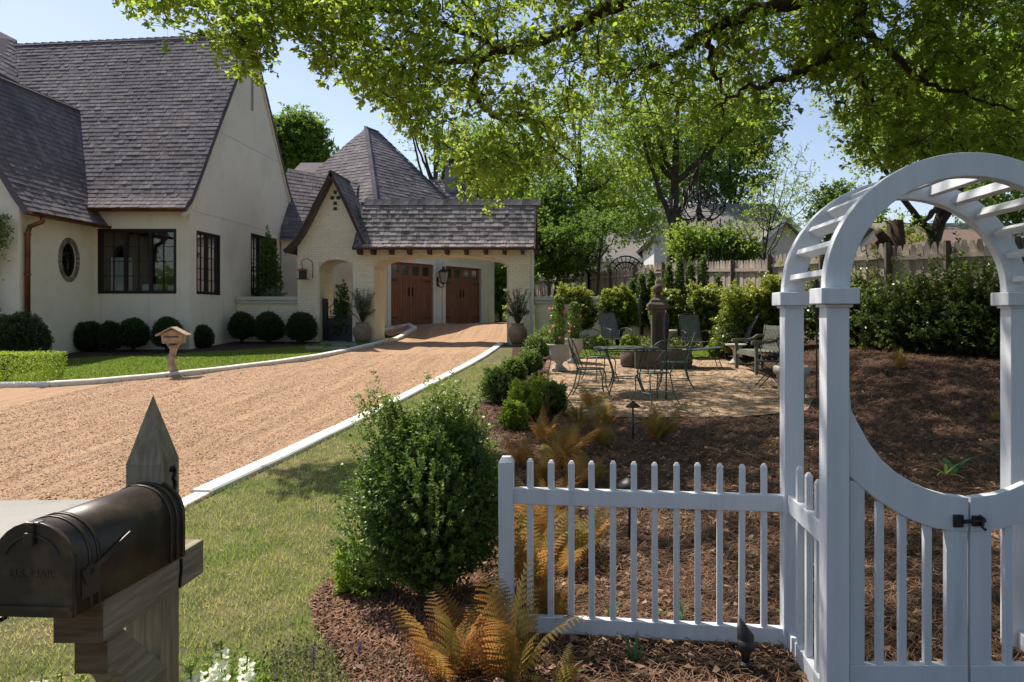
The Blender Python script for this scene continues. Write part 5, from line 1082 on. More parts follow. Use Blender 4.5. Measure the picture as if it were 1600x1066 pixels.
# ================================================================ neighbouring houses
def farhouse(lab, x0, x1, y, z0, ze, zr, depth, roofm, wallm, gable_front=False, name='neighbour_house'):
    t = thing(name, lab, 'house', ((x0+x1)/2,y,z0)); MB().box((x0,y,z0),(x1,y+depth,ze)).build('wall', wallm, t)
    if gable_front:
        xm = (x0+x1)/2
        for yy in (y, y+depth): MB().add([(x0,yy,ze),(x1,yy,ze),(xm,yy,zr)], [(0,1,2)]).build('gable', wallm, t)
        for s, xx in ((-1,x0),(1,x1)):
            m = MB(); slab(m, [(xx+s*.4,y-.4,ze-.2),(xm,y-.4,zr+.1),(xm,y+depth,zr+.1),(xx+s*.4,y+depth,ze-.2)], .2); m.build('roof', roofm, t)
            m = MB(); m.beam((xx+s*.4,y-.45,ze-.25),(xm,y-.45,zr+.02),.08,.25,(0,0,1)); m.build('rake_trim', TRIM, t)
    else:
        m = MB(); ym = y+depth/2; slab(m, [(x0-.5,y-.5,ze-.2),(x1+.5,y-.5,ze-.2),(x1+.3,ym,zr),(x0-.3,ym,zr)], .2); slab(m, [(x0-.5,y+depth+.5,ze-.2),(x1+.5,y+depth+.5,ze-.2),(x1+.3,ym,zr),(x0-.3,ym,zr)], .2); m.build('roof', roofm, t)
        m = MB(); m.beam((x0-.5,y-.55,ze-.3),(x1+.5,y-.55,ze-.3),.1,.22); m.build('fascia', TRIM, t)
        for xx in (x0,x1): MB().add([(xx,y,ze),(xx,y+depth,ze),(xx,ym,zr-.3)], [(0,1,2)]).build('gable', wallm, t)
    n = max(1, int((x1-x0)/3.2))
    for k in range(n):
        c = x0+(x1-x0)*(k+.5)/n; wf = MB().box((c-.6,y-.04,z0+1.0),(c+.6,y-.003,z0+2.3)).build('window', TRIM, t); MB().box((c-.5,y-.06,z0+1.1),(c+.5,y-.043,z0+2.2)).build('pane', GLASSD, wf)
    return t
a = P(1050,400,44); b = P(1245,400,44)
farhouse('pale neighbouring house with broad tan roof and white gable behind the plank fence', a.x, b.x, 44, 1.5, P(0,392,44).z, P(0,318,50).z, 12, FAROOF, FARW)
a = P(1180,400,40); b = P(1272,400,40)
farhouse('cream gabled wing of the neighbouring house just left of the arbor', a.x, b.x, 40, 1.5, P(0,390,40).z, P(0,343,40).z, 9, FAROOF, FARW, True)
a = P(1022,400,41); b = P(1052,400,41)
farhouse('white gable end at the left of the tan roofed house', a.x, b.x+.6, 41, 1.5, P(0,370,41).z, P(0,322,41).z, 8, FAROOF, TRIM, True)
a = P(865,420,48); b = P(1000,420,48)
farhouse('grey roofed house half hidden by trees beyond the far end of the fence', a.x, b.x, 48, 1.8, P(0,400,48).z, P(0,355,54).z, 10, FAROOF, FARW)
a = P(1440,400,21); b = P(1560,400,21)
farhouse('shed with a rusty red roof behind the fence, seen through the arbor', a.x, b.x, 21, 1.3, P(0,385,21).z, P(0,358,23).z, 4, REDROOF, mat('shed_wall', (.32,.42,.36), rough=.8), name='garden_shed')
a = P(1430,400,34); b = P(1650,400,34)
farhouse('grey shingled house beyond the rusty shed at the right', a.x, b.x, 34, 1.5, P(0,372,34).z, P(0,350,39).z, 9, FAROOF, TRIM)
# ================================================================ vegetation
def sprigs(b, t, k, ls, spread=.8, asp=.5, lo=.15):
    """leaves set along N twigs b->t, k per twig"""
    n = len(b); u = rng.uniform(lo, 1.02, (n, k)); ax = t-b; Ln = np.linalg.norm(ax, axis=1)[:,None]+1e-9; ax = ax/Ln
    c = (b[:,None,:]+(t-b)[:,None,:]*u[:,:,None]).reshape(-1,3); A = np.repeat(ax, k, 0)
    r = unit(n*k); r -= A*(r*A).sum(1)[:,None]; r /= np.linalg.norm(r, axis=1)[:,None]+1e-9
    d = A*(1-spread*.6)+r*spread; d /= np.linalg.norm(d, axis=1)[:,None]
    return leafquads(c, ls*rng.uniform(.6,1.25,n*k), asp, .5, .1, d)
def blobleaves(cen, rad, k, ls, asp=.5, flat=.75, up=.6):
    n = len(cen); o = rng.normal(size=(n,k,3))*np.asarray(rad).reshape(-1,1,1)*.5; o[:,:,2] *= flat
    c = (cen[:,None,:]+o).reshape(-1,3); return leafquads(c, ls*rng.uniform(.6,1.3,len(c)), asp, up, .1)
def skeleton(nodes, cen, r0=.006, rk=.011, sag=.06, n=4, seg=3, t=0.0):
    """connect cluster centres to the nearest branch node with tapering twigs; returns mesh builder"""
    m = MB(); N = [np.array(p) for p in nodes]; A = np.array(N); d = np.linalg.norm(cen[:,None,:]-A[None,:min(len(A),400),:], axis=2).min(1)
    buf = np.zeros((len(N)+len(cen)*seg+5, 3)); buf[:len(N)] = A; cnt = len(N)
    for i in np.argsort(d):
        c = cen[i]; D = np.linalg.norm(buf[:cnt]-c, axis=1); j = int(D.argmin()); p = buf[j].copy(); L = D[j]
        if L < .02: continue
        pts = [p]
        for s in range(1, seg): v = s/seg; pts.append(p+(c-p)*v+np.array([0,0,1.])*math.sin(PI*v)*L*sag+rng.normal(size=3)*L*.07)
        pts.append(c); r = r0+rk*L; m.tube([Vector(q) for q in pts], [r*(1-.75*s/seg) for s in range(seg+1)], n, False)
        for q in pts[1:]: buf[cnt] = q; cnt += 1
    return m
def tree(name, label, trunk, trad, limbs, cen, crad, k, ls, leaf, bark, group=None, cat='tree', asp=.5, rk=.011, tintf=None, flat=.75, up=.6, twigq=False):
    b = Vector(trunk[0]); t = thing(name, label, cat, b, 0, group)
    pts = curve(trunk, 4); m = MB(); rads = list(np.interp(np.linspace(0,1,len(pts)), np.linspace(0,1,len(trad)), trad)); rads[0] *= 1.35
    m.tube(pts, rads, 10); m.build('trunk', bark, t, smooth=True); nodes = [p for p in pts]
    for lp, r0, r1 in limbs:
        q = curve(lp, 6); q = [p+Vector(rng.normal(size=3)*.02) for p in q]; mm = MB(); mm.tube(q, list(np.linspace(r0, r1, len(q))), 8); mm.build('limb', bark, t, smooth=True)
        nodes += q
        for i in range(0,len(q)-1): nodes.append((q[i]+q[i+1])/2)
    cen = np.array(cen, float); sk_ = skeleton(nodes, cen, rk=rk); o = sk_.build('twigs', bark, t); o['kind'] = 'stuff'
    kk = k if not hasattr(k, '__len__') else None
    per = 8; nsp = max(2, k//per); cc = np.repeat(cen, nsp, 0); o1 = unit(len(cc))*np.array([1,1,flat]); b_ = cc+o1*crad*(rng.random((len(cc),1))**.6)*.55
    dd = o1*.8+unit(len(cc))*.7+np.array([0,0,-.15]); dd /= np.linalg.norm(dd,axis=1)[:,None]; t_ = b_+dd*crad*rng.uniform(.4,.95,(len(cc),1))
    V = sprigs(b_, t_, per, ls*1.05, .75, asp, .25); ph = np.repeat(rng.random(len(cen)), nsp*per); k = nsp*per
    if twigq:
        r_ = np.array([.0022,.0022,.0]); sd_ = np.cross(dd, unit(len(cc))); sd_ /= np.linalg.norm(sd_,axis=1)[:,None]; c2 = cc+(b_-cc)*.2
        F = np.concatenate([np.stack([c2-sd_*.004, c2+sd_*.004, t_+sd_*.0015, t_-sd_*.0015],1), np.stack([c2+np.array([0,0,.004]), c2-np.array([0,0,.004]), t_-np.array([0,0,.0015]), t_+np.array([0,0,.0015])],1)])
        o = bulk('twig_ends', F, bark, None, t); o['kind'] = 'stuff'
    tn = np.clip(ph*.55+rng.random(len(V))*.45, 0, 1)**1.2
    o = bulk('crown', V, leaf, tn, t); o['kind'] = 'stuff'; return t
def ellip(c, r, n, hollow=.35, lump=.25, seed=0):
    u = unit(n*2); rad = (rng.uniform(hollow**3, 1, n*2))**(1/3)
    a = 1+lump*(np.sin(u[:,0]*5+seed)*np.sin(u[:,1]*4+seed*2)+np.sin(u[:,2]*6+seed)*.6); p = u*(rad*a)[:,None]*np.array(r)+np.array(c); return p[:n]
# ---- the big oak whose limbs hang over the garden
def PP(l): return [P(*q) for q in l]
trunk = [(7.4,8.6,0.2),(7.3,8.7,2.5),(7.1,8.8,4.6),(6.7,8.9,6.4),(6.0,9.2,8.2),(5.2,9.8,10)]
limbs = [([trunk[2]]+PP([(1560,-90,9.0),(1345,-45,9),(1270,-12,9),(1190,15,9.2),(1145,30,9.3),(1105,52,9.4),(1062,82,9.6),(1000,105,10),(930,118,10.5)]), .14, .018),
         ([trunk[3]]+PP([(1400,-200,9.6),(1150,-90,10),(1010,-20,10.3),(940,18,10.6),(860,55,11),(790,80,11.3),(745,92,11.5),(690,96,11.8),(630,88,12),(560,60,12)]), .16, .02),
         (PP([(1330,-48,9),(1345,0,9),(1335,48,8.9),(1318,70,8.9),(1270,100,8.8),(1218,128,8.7),(1165,138,8.7),(1120,165,8.8)]), .09, .012),
         (PP([(748,90,11.5),(742,130,11.6),(752,168,11.7),(780,186,11.8),(820,190,11.9),(855,222,12),(900,262,12.1)]), .065, .012),
         (PP([(1105,52,9.4),(1108,72,9.4),(1112,100,9.5),(1130,140,9.6),(1130,190,9.7)]), .06, .008),
         (PP([(1340,40,8.9),(1390,80,8.8),(1450,130,9),(1520,150,9.2),(1600,180,9.4)]), .05, .01),
         (PP([(1320,70,9),(1350,130,10),(1390,200,11),(1440,240,11.5)]), .04, .01),
         (PP([(790,80,11.3),(700,40,10.8),(600,15,10.4),(480,20,10),(400,-8,9.6),(330,10,9.4),(260,8,9.3)]), .05, .01),
         ([trunk[3],(4.5,7,7.2),(2.5,5.6,7.6),(.8,4.8,7.4)], .14, .03), ([trunk[2],(6,6,5.8),(4.5,4,6.2),(3,2.4,6.2)], .12, .03),
         ([trunk[4],(4,10.5,8.8),(1.5,11.5,9.2),(-.5,13,9)], .12, .03), ([trunk[3],(6.6,12,7.4),(5.6,15,7.8),(4,17.5,7.6)], .13, .03), ([trunk[3],(8.2,10,8),(9,13,8.6)], .1, .03)]
EX = [150,210,260,330,385,400,430,470,515,560,600,650,700,740,790,830,880,920,1000,1060,1100,1150,1180,1240,1290,1330,1400,1450,1500,1600,1800]
EY = [-40,8,32,58,95,100,14,45,95,135,150,205,245,312,300,270,205,210,190,215,195,175,215,165,120,235,262,245,235,262,280]
def oakfit(n):
    out = []
    while len(out) < n:
        px = rng.uniform(195,1720); Y = (rng.uniform(8.3,17.5) if 680 < px < 1250 else rng.uniform(8.3,13.5)) if px > 520 else rng.uniform(8.6,9.8); yb = np.interp(px, EX, EY)+rng.normal()*12
        py = yb-rng.random()**1.1*(yb+120)
        if py > yb: continue
        if px < 515 and (py < -30 or rng.random() < .50): continue
        if 820 < px < 1320 and py > 120 and rng.random() < .48: continue
        q = P(px, py, Y); gap = nz(q.x*1.4+Y, q.z*2.2+Y*.7, 1.0)
        if gap < .43 and py > 0: continue
        out.append((q.x, q.y, q.z))
    return out
def oakshade(n):  # unseen crown clusters added to shade the garden, left out where sun should land
    out = []
    while len(out) < n:
        x, y, z = rng.uniform(-5.5,10), rng.uniform(-7,22), rng.uniform(4.6,13.5); h = z-g(x,y); xs, ys = x+.52*h, y-.41*h
        if y > .5 and HY-(z-EYE)*FOC/y > -25 : continue
        if y < 3 and x < .2: continue
        if xs < -.1+(ys-4)*-.06 and ys < 18: continue
        if math.hypot(xs-.2, ys-4) < .8: continue
        if (x-2.2)**2/66+(y-8.5)**2/190+((z-7)/7)**2 > 1: continue
        if y > 8 and z < 8.5 and x < 1.5 and rng.random() < .6: continue
        inpat = -.6 < xs < 3.8 and 10 < ys < 17.6
        if inpat and rng.random() < .1: continue
        if nz(xs*1.1, ys*.8, 1.2, 3) < (.41 if inpat else .17): continue
        out.append((x,y,z))
    return out
cen = oakfit(2500)+oakshade(4300)
t = tree('oak_tree', 'large oak with trunk off to the right, its leafy limbs arching over patio and arbor', trunk, [.42,.36,.33,.28,.22,.15], limbs, cen, .24, 56, .08, OAKL, BARK, asp=.58, rk=.010, flat=.9, twigq=True)
def bgtree(label, px, Y, crown, leaf, n, k, ls, trad=.16, nl=5, cr=.5, lean=0, name='deciduous_tree', hollow=.3, topf=.85, lump=.25, bark=BARK2, group='trees beyond the fence', ztop=None, dens=1.6):
    """crown: list of (px, py, rx_px, ry_px) lobes"""
    b = P(px, 490, Y); b.z = g(b.x, b.y)-.1; cs = []; tot = sum(c[2]*c[3] for c in crown)
    for i, c in enumerate(crown):
        q = P(c[0], c[1], Y); cs.append(ellip((q.x,q.y,q.z), (c[2]*Y/FOC, c[2]*Y/FOC*.8, c[3]*Y/FOC), int(n*dens*c[2]*c[3]/tot), hollow, lump, i+px))
    cen = np.concatenate(cs); top = P(crown[0][0]+lean, crown[0][1]-crown[0][3]*.3, Y)
    mid = b.lerp(top, .45)+Vector((.25*math.sin(px),.2,0)); trunk = [tuple(b), tuple(b.lerp(mid,.5)), tuple(mid), tuple(top)]
    limbs = []
    for i in range(nl):
        a = 2*PI*i/nl+px; s = Vector(trunk[2]) if i % 2 else Vector(trunk[2]).lerp(Vector(trunk[3]), .35); j = (i*37) % len(crown); c = crown[j]; e = P(c[0], c[1], Y)+Vector((math.cos(a)*c[2]*Y/FOC*.65, math.sin(a)*c[2]*Y/FOC*.5, c[3]*Y/FOC*.35))
        limbs.append(([tuple(s), tuple(s.lerp(e,.5)+Vector((0,0,-.2))), tuple(e)], trad*.45, trad*.12))
    return tree(name, label, trunk, [trad, trad*.9, trad*.7, trad*.2], limbs, cen, cr, k, ls, leaf, bark, group, asp=.6)
bgtree('round crowned green tree rising between the house gable and the pyramid roof', 466, 46, [(466,212,42,38),(450,235,34,40),(486,240,30,34)], BGB, 260, 90, .19, .2, 5, .75)
bgtree('sparse tree with dark open limbs above the rear chimney', 690, 40, [(680,200,70,60),(650,160,60,40),(730,230,50,45)], BGA, 150, 36, .13, .2, 8, .6, dens=1.2)
bgtree('tree with forked dark trunk behind the far end of the plank fence', 908, 33, [(905,215,120,75),(850,300,70,60),(965,290,70,60),(800,260,50,60),(905,345,80,30),(1000,345,50,40)], BGA, 420, 60, .12, .27, 8, .6)
bgtree('tree with thick leaning bare trunk in front of the tan roofed house', 1046, 27, [(1075,175,100,60),(1010,215,60,60),(1140,190,60,50)], BGA, 260, 60, .11, .27, 5, .5, lean=-16)
bgtree('dense mid green tree behind the chandelier', 1140, 52, [(1140,245,70,95),(1180,200,45,60),(1090,250,45,70)], BGB, 330, 70, .2, .25, 5, .9)
bgtree('thin pale tree with fine upright twigs left of the arbor', 1205, 22, [(1215,290,60,70),(1180,345,40,45),(1250,320,35,50)], BGA, 230, 20, .062, .05, 11, .4, name='young_tree', hollow=.1, dens=1.3)
bgtree('pale green tree behind the spiky fence line at centre', 985, 55, [(985,310,75,75),(1030,280,50,60),(940,330,50,60)], BGA, 300, 60, .21, .2, 5, .9)
bgtree('bushy tree right behind the carport roof end', 862, 30, [(865,340,45,70),(850,400,40,40),(890,400,50,35)], BGB, 260, 70, .12, .12, 5, .5)
bgtree('yellow green shrub tree leaning over the far fence', 930, 28, [(940,352,50,26),(878,362,26,22),(915,380,24,14)], BGB, 100, 50, .09, .08, 4, .4, lump=.5)
bgtree('broadleaf evergreen right of the bare trunk, behind the fence', 1130, 24, [(1140,378,34,26),(1105,388,26,20),(1165,392,22,18)], BGB, 110, 50, .09, .08, 4, .36, lump=.5)
bgtree('pale shrub between trunk and white gable behind the fence', 1080, 24, [(1075,375,30,30)], BGA, 60, 60, .09, .06, 4, .35)
bgtree('far green tree peeking over the arbor arch shoulder', 1315, 48, [(1312,325,36,34),(1350,345,30,26),(1290,350,22,22)], BGB, 160, 80, .2, .15, 5, .7)
bgtree('large tree with broken trunk stub behind the fence, seen through the arch', 1402, 18.6, [(1480,190,130,75),(1380,230,60,45),(1570,210,90,80),(1420,365,42,26),(1520,120,120,60)], OAKL, 520, 55, .075, .24, 7, .42, lean=40)
bgtree('green tree at the right edge behind the shed', 1640, 30, [(1620,270,120,80),(1560,310,70,40)], BGB, 260, 70, .13, .25, 5, .6)
bgtree('tall tree behind the garden hedge at upper right', 1540, 40, [(1500,120,150,110),(1380,150,90,70),(1620,120,100,100)], BGA, 380, 70, .17, .3, 5, .9)
bgtree('light tree far behind the rear chimney', 760, 58, [(750,250,60,70),(800,300,50,60),(715,290,40,40)], BGB, 260, 70, .24, .25, 5, 1.0)
bgtree('small green tree seen through the wide arch beside the garage', 782, 36, [(782,440,18,26),(790,470,16,16)], BGB, 60, 90, .12, .08, 3, .5)
# broken trunk stub
q = P(1402,490,18.2); q.z = g(q.x,q.y); t = thing('tree_stump', 'tall broken tree stub with cut limb behind the fence, inside the arbor arch', 'stump', q)
m = MB(); top = P(1398,345,18.2); m.tube([q, q.lerp(top,.6)+Vector((.05,0,0)), top], [.3,.24,.2], 10); m.tube([P(1392,385,18.2), P(1380,372,18.1), P(1372,362,18)], [.13,.12,.11], 8); m.build('trunk', BARK, t, smooth=True)
# far woods closing the horizon
cw = []
for i in range(1500):
    x = rng.uniform(-110,110); y = rng.uniform(85,110); cw.append((x, y, 1.5+rng.uniform(0,1)*(6.5+2.2*math.sin(x*.13)+1.5*math.sin(x*.37))))
V = blobleaves(np.array(cw), 2.2, 55, .62, .7, .8, .4); o = bulk('far_woods', V, BGB, rng.random(len(V))*.8, None, (0,95,0)); tag(o, 'distant belt of green woods along the horizon behind the houses', 'woods', kind='stuff')
# ---- shrubs
def shrub(name, label, loc, rx, ry, h, leaf, ns, k, ls, spike=.12, group=None, cat='shrub', inner=.5, asp=.55, base=.0, stem=BARK2, lump=.06, rz=0, vase=0.0, outl=.1, slen=.35, tf=1.0, local=False):
    t = thing(name, label, cat, loc, rz, group); u = unit(ns); u[:,2] = np.where(u[:,2] < -.75, -u[:,2], u[:,2]); sd = loc[0]*7+loc[1]*3
    a = 1+lump*(np.sin(u[:,0]*6+sd)+np.sin(u[:,1]*7+sd*1.3)+np.sin(u[:,2]*5+u[:,0]*4)); rr = rng.uniform(1-outl*2,1,ns)*a
    C0 = np.array([0,0,h*.5+base]); R3 = np.array([rx,ry,h*.5]); tip = C0+u*R3*rr[:,None]
    if vase: s = 1-vase*np.clip(1-(tip[:,2]-base)/h,0,1); tip[:,:2] *= s[:,None]
    tip += np.stack([rng.normal(size=ns)*.0, rng.normal(size=ns)*.0, np.abs(rng.normal(size=ns))*spike*h*.5*np.clip(u[:,2]+.5,0,1)],1)
    dirn = u*np.array([.8,.8,.55])+np.array([0,0,.55]); dirn /= np.linalg.norm(dirn,axis=1)[:,None]; sl = slen*min(rx,h/2)*rng.uniform(.7,1.2,ns)
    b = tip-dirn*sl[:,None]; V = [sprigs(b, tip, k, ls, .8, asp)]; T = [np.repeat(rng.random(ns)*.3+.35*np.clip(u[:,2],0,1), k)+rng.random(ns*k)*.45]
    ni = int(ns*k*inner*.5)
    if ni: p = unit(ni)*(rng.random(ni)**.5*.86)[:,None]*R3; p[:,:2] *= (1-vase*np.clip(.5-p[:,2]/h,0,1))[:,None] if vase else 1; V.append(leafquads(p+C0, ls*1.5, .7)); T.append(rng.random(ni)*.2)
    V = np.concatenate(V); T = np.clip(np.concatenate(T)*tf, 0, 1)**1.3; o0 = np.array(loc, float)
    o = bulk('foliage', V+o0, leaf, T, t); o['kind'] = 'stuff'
    m = MB()
    for j in range(7 if rx > .25 else 4):
        a_ = 2*PI*j/7+sd; e = Vector((math.cos(a_)*rx*.5, math.sin(a_)*ry*.5, base+h*.62)); m.tube([Vector((math.cos(a_)*.02,math.sin(a_)*.02,-.03)), e*.45+Vector((0,0,.02)), e], [.014+.01*h,.011+.006*h,.006], 5)
        for jj in range(6): e2_ = Vector((e.x*(.4+.25*jj)*1.1+random.uniform(-.08,.08), e.y*(.4+.25*jj)+random.uniform(-.08,.08), base+h*random.uniform(.55,.9))); m.tube([e*.6, e2_], [.006,.003], 4)
    m.build('stems', stem, t, world=False); return t
# the large boxwood in front
q = G(670,985); q.y = 3.98; q.x = (672-CX)/FOC*3.98; q.z = -.02
shrub('boxwood_bush', 'largest dark green boxwood, loose and egg shaped, left of the picket fence', (q.x+.02,q.y,.0), .47, .43, 1.13, BOXL, 2500, 28, .0195, .11, inner=.5, base=.02, lump=.13, outl=.17, slen=.32, vase=.06)
q = G(560,935); shrub('low_shrub', 'low yellow green shrub at the left foot of the large boxwood', (q.x+.02,q.y+.0,.0), .17, .17, .33, BOXY, 260, 24, .018, .2, inner=.5, tf=.8)
# hedge of loose boxwoods along the patio
hb = [(775,634,.29,.55),(820,660,.27,.52),(864,652,.21,.46),(842,640,.22,.46),(801,605,.27,.5),(828,588,.29,.5),(840,565,.38,.6),(852,556,.4,.65),(862,551,.4,.7),(801,676,.19,.36)]
hl = ['leftmost rounded boxwood of the patio hedge, jutting onto the lawn','bright green low boxwood in front of the patio hedge, above the ferns','small dark boxwood touching the patio gravel corner','mid boxwood between the bright one and the patio gravel','second boxwood of the hedge, behind the leftmost one','third boxwood of the hedge going back to the arch','fourth boxwood of the hedge, beside the brick edging','fifth boxwood of the hedge, near the corner urn','farthest boxwood of the hedge under the pink vine','small bright boxwood tuft behind the top of the large boxwood']
for (px,py,r,h),lb in zip(hb,hl):
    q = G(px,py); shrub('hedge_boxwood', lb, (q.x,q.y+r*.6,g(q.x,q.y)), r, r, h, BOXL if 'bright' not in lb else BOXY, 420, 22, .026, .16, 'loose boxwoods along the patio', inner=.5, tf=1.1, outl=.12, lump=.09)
# clipped balls before the house
def ball(label, px, base_py, wpx, hpx, leaf=BOXD, Y=None, name='boxwood_ball', spike=.02):
    q = G(px, base_py)
    Y = Y or min(q.y+wpx*q.y/FOC*.45, 19.4 if px < 290 else 22.0); q = P(px, base_py, Y)
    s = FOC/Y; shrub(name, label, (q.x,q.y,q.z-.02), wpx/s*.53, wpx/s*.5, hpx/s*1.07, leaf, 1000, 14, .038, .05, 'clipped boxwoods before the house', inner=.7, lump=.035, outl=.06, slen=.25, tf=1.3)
ball('clipped boxwood ball nearest the low brick wall corner, leftmost of three', 378, 533, 40, 43)
ball('clipped boxwood ball in the middle of the three by the low brick wall', 420, 536, 46, 46)
ball('clipped boxwood ball beside the entrance gable, rightmost of three', 471, 537, 46, 47)
ball('small clipped boxwood ball standing alone at the house corner', 315, 547, 36, 38)
ball('boxwood ball behind the rustic letter box', 262, 546, 44, 48)
ball('rounded boxwood under the right half of the triple window', 208, 546, 46, 46)
ball('narrow dark boxwood under the middle of the triple window', 173, 549, 34, 44)
ball('rounded boxwood under the left half of the triple window', 140, 551, 44, 46)
ball('rounded boxwood under the oval window', 103, 553, 46, 46)
ball('large dark clipped bush at the left edge by the downspout', 28, 572, 92, 80, Y=16.2)
q = G(18,606); t = shrub('box_hedge', 'bright lime green clipped box hedge block at the left edge', (q.x-.55,q.y+.45,q.z), .75, .38, .62, BOXY, 100, 10, .03, .0)
for c_ in kids(t):
    if c_.name.startswith('foliage'): bpy.data.objects.remove(c_)
n = 15000; u = rng.uniform(-1,1,(n,3)); ax_ = rng.integers(0,3,n); k2 = rng.random(n) < .75; sgn = np.sign(u[np.arange(n),ax_]); u[np.arange(n)[k2],ax_[k2]] = sgn[k2]*rng.uniform(.93,1.0,k2.sum())
V = leafquads(u*np.array([.95,.40,.29])+np.array([q.x-.55,q.y+.45,q.z+.31]), .03, .6); o = bulk('foliage', V, BOXY, rng.random(n)*.9, t); o['kind'] = 'stuff'
# evergreen in the courtyard behind the low wall
q = Vector((-10.1,24.2,.9)); shrub('conifer', 'narrow dark conifer against the tall gable window behind the low wall', tuple(q), .38, .38, 3.2, CONL, 500, 20, .05, .1, inner=.5, vase=-.5)
q = Vector((-9.7,23.6,1.3)); shrub('courtyard_shrub', 'low leafy shrub with pale leaves showing above the low wall', tuple(q), .55, .4, .95, OLIVE, 200, 16, .055, .3, inner=.3)
# wall climber at the left
t = thing('wall_climber', 'green climbing vine on the house wall at the left edge', 'vine', (-13.6,17.2,.6)); n = 3600
z = rng.uniform(.6,3.9,n); x = -13.62+.24*np.sin(z*2.2)+rng.normal(size=n)*.14; V = leafquads(np.stack([x,17.02+rng.random(n)*.12,z],1), .06, .7, 0, .1); o = bulk('foliage', V, CAML, rng.random(n)*.6, t); o['kind'] = 'stuff'
m = MB(); m.tube([(-13.6,17.2,.4),(-13.7,17.15,1.6),(-13.9,17.15,2.6),(-13.7,17.15,3.8)], .018, 5); m.build('stem', BARK2, t)
# espaliered camellias along the garden wall
cams = [(898,483,40,46,'leftmost bushy camellia ball before the garden wall, brightest on top'),(966,482,36,42,'second camellia from the left, bare stems fanning below its crown'),(1040,482,32,40,'camellia whose crown shows on both sides of the fountain pillar'),(1102,478,36,42,'fourth camellia from the left, behind the mesh lounge chair')]
for px,py,rw,rh,lb in cams:
    rw *= .92; rh *= .82; py += 4; Y = 20.6; c = P(px,py,Y); k0 = Y/FOC; b = Vector((c.x,Y,g(c.x,Y))); zc = c.z-rh*k0
    shrub('camellia', lb, tuple(b), rw*k0, rw*k0*.8, rh*2*k0, CAML, 460, 18, .085, .12, 'camellias in a row along the garden wall', inner=.4, base=zc-b.z, tf=1.15, asp=.6, lump=.1)
for px,py,rw,rh,lb in ((1165,490,48,36,'broad loose camellia hedge left of the arbor posts'),(1215,482,34,42,'tall camellia close behind the wooden bench')):
    Y = 17.6; c = P(px,py,Y); k0 = Y/FOC; b = Vector((c.x,Y,g(c.x,Y))); shrub('camellia', lb, tuple(b), rw*k0, rw*k0*.8, (c.z+rh*k0)-b.z, CAML, 640, 18, .075, .2, 'camellias in a row along the garden wall', inner=.4, tf=1.15, asp=.6, lump=.1)
# tall shrubs hiding the fence at the right
rs = [(1345,16.4,1.0,2.0),(1395,15.6,.9,1.7),(1440,15.0,.9,1.75),(1490,14.5,.85,1.9),(1535,14.0,.9,2.0),(1585,13.6,.9,1.9),(1290,17.0,.7,1.9),(1640,13.2,1,2.0)]
rl = ['tall dark fence shrub just right of the front arbor post','dark fence shrub below the birdless gap in the arch','dark leafy shrub in the middle of the view through the arbor','tall dark shrub right of the middle of the arch view','tall dark shrub against the fence, left of the right arbor post','dark shrub seen right of the right arbor post','dark shrub glimpsed between the two left arbor posts','dark shrub beyond the right edge of the arbor']
rl[1] = 'lower dark shrub where most fence boards show above it'
for (px,Y,r,h),lb in zip(rs,rl):
    c = P(px,490,Y); shrub('fence_shrub', lb, (c.x,Y,g(c.x,Y)-.05), r, .45, h*.73, VINL, 430, 20, .07, .55, 'dark shrubs planted against the plank fence', inner=.3, tf=1.3, asp=.55, lump=.2, outl=.3)
# arborvitae before the fence
for i,(px,top,Y) in enumerate(((1003,428,22),(1018,424,22),(1045,412,21.8),(1062,403,21.6),(1079,409,21.4),(1099,399,21.2),(988,438,22.2),(1122,432,20.8),(1031,440,21.5))):
    c = P(px,top,Y+.6); z0 = g(c.x,Y)+.3
    lb = ['second arborvitae from the left of the row','slim arborvitae left of the birdhouse','arborvitae right of the birdhouse','arborvitae in the middle of the row, nearly the tallest','arborvitae left of the tallest one, slightly narrower','tallest arborvitae at the right end of the close row','shortest arborvitae, at the left end of the row','separate bushy arborvitae right of the row','short arborvitae in front of the birdhouse post'][i]
    shrub('arborvitae', lb, (c.x,Y+.6,z0), .165, .165, c.z-z0, CONL, 330, 16, .045, .1, 'arborvitae along the plank fence', inner=.6, vase=-.3, lump=.03)
# small bright shrubs on the strip before the wall
for i,px in enumerate((938,984,1030,1120,1135)):
    q = ground(px,549 if px < 1100 else 560,.02); shrub('small_boxwood', ['small bright ball shrub left of the second camellia stems','small bright ball shrub right of the second camellia stems','small bright shrub just left of the fountain pillar','round bright shrub below the lounge chairs, left one','round bright shrub next to the carved stone stool'][i], tuple(q), .26, .26, .42, BOXY, 220, 16, .04, .1, 'small bright ball shrubs behind the patio', inner=.5)
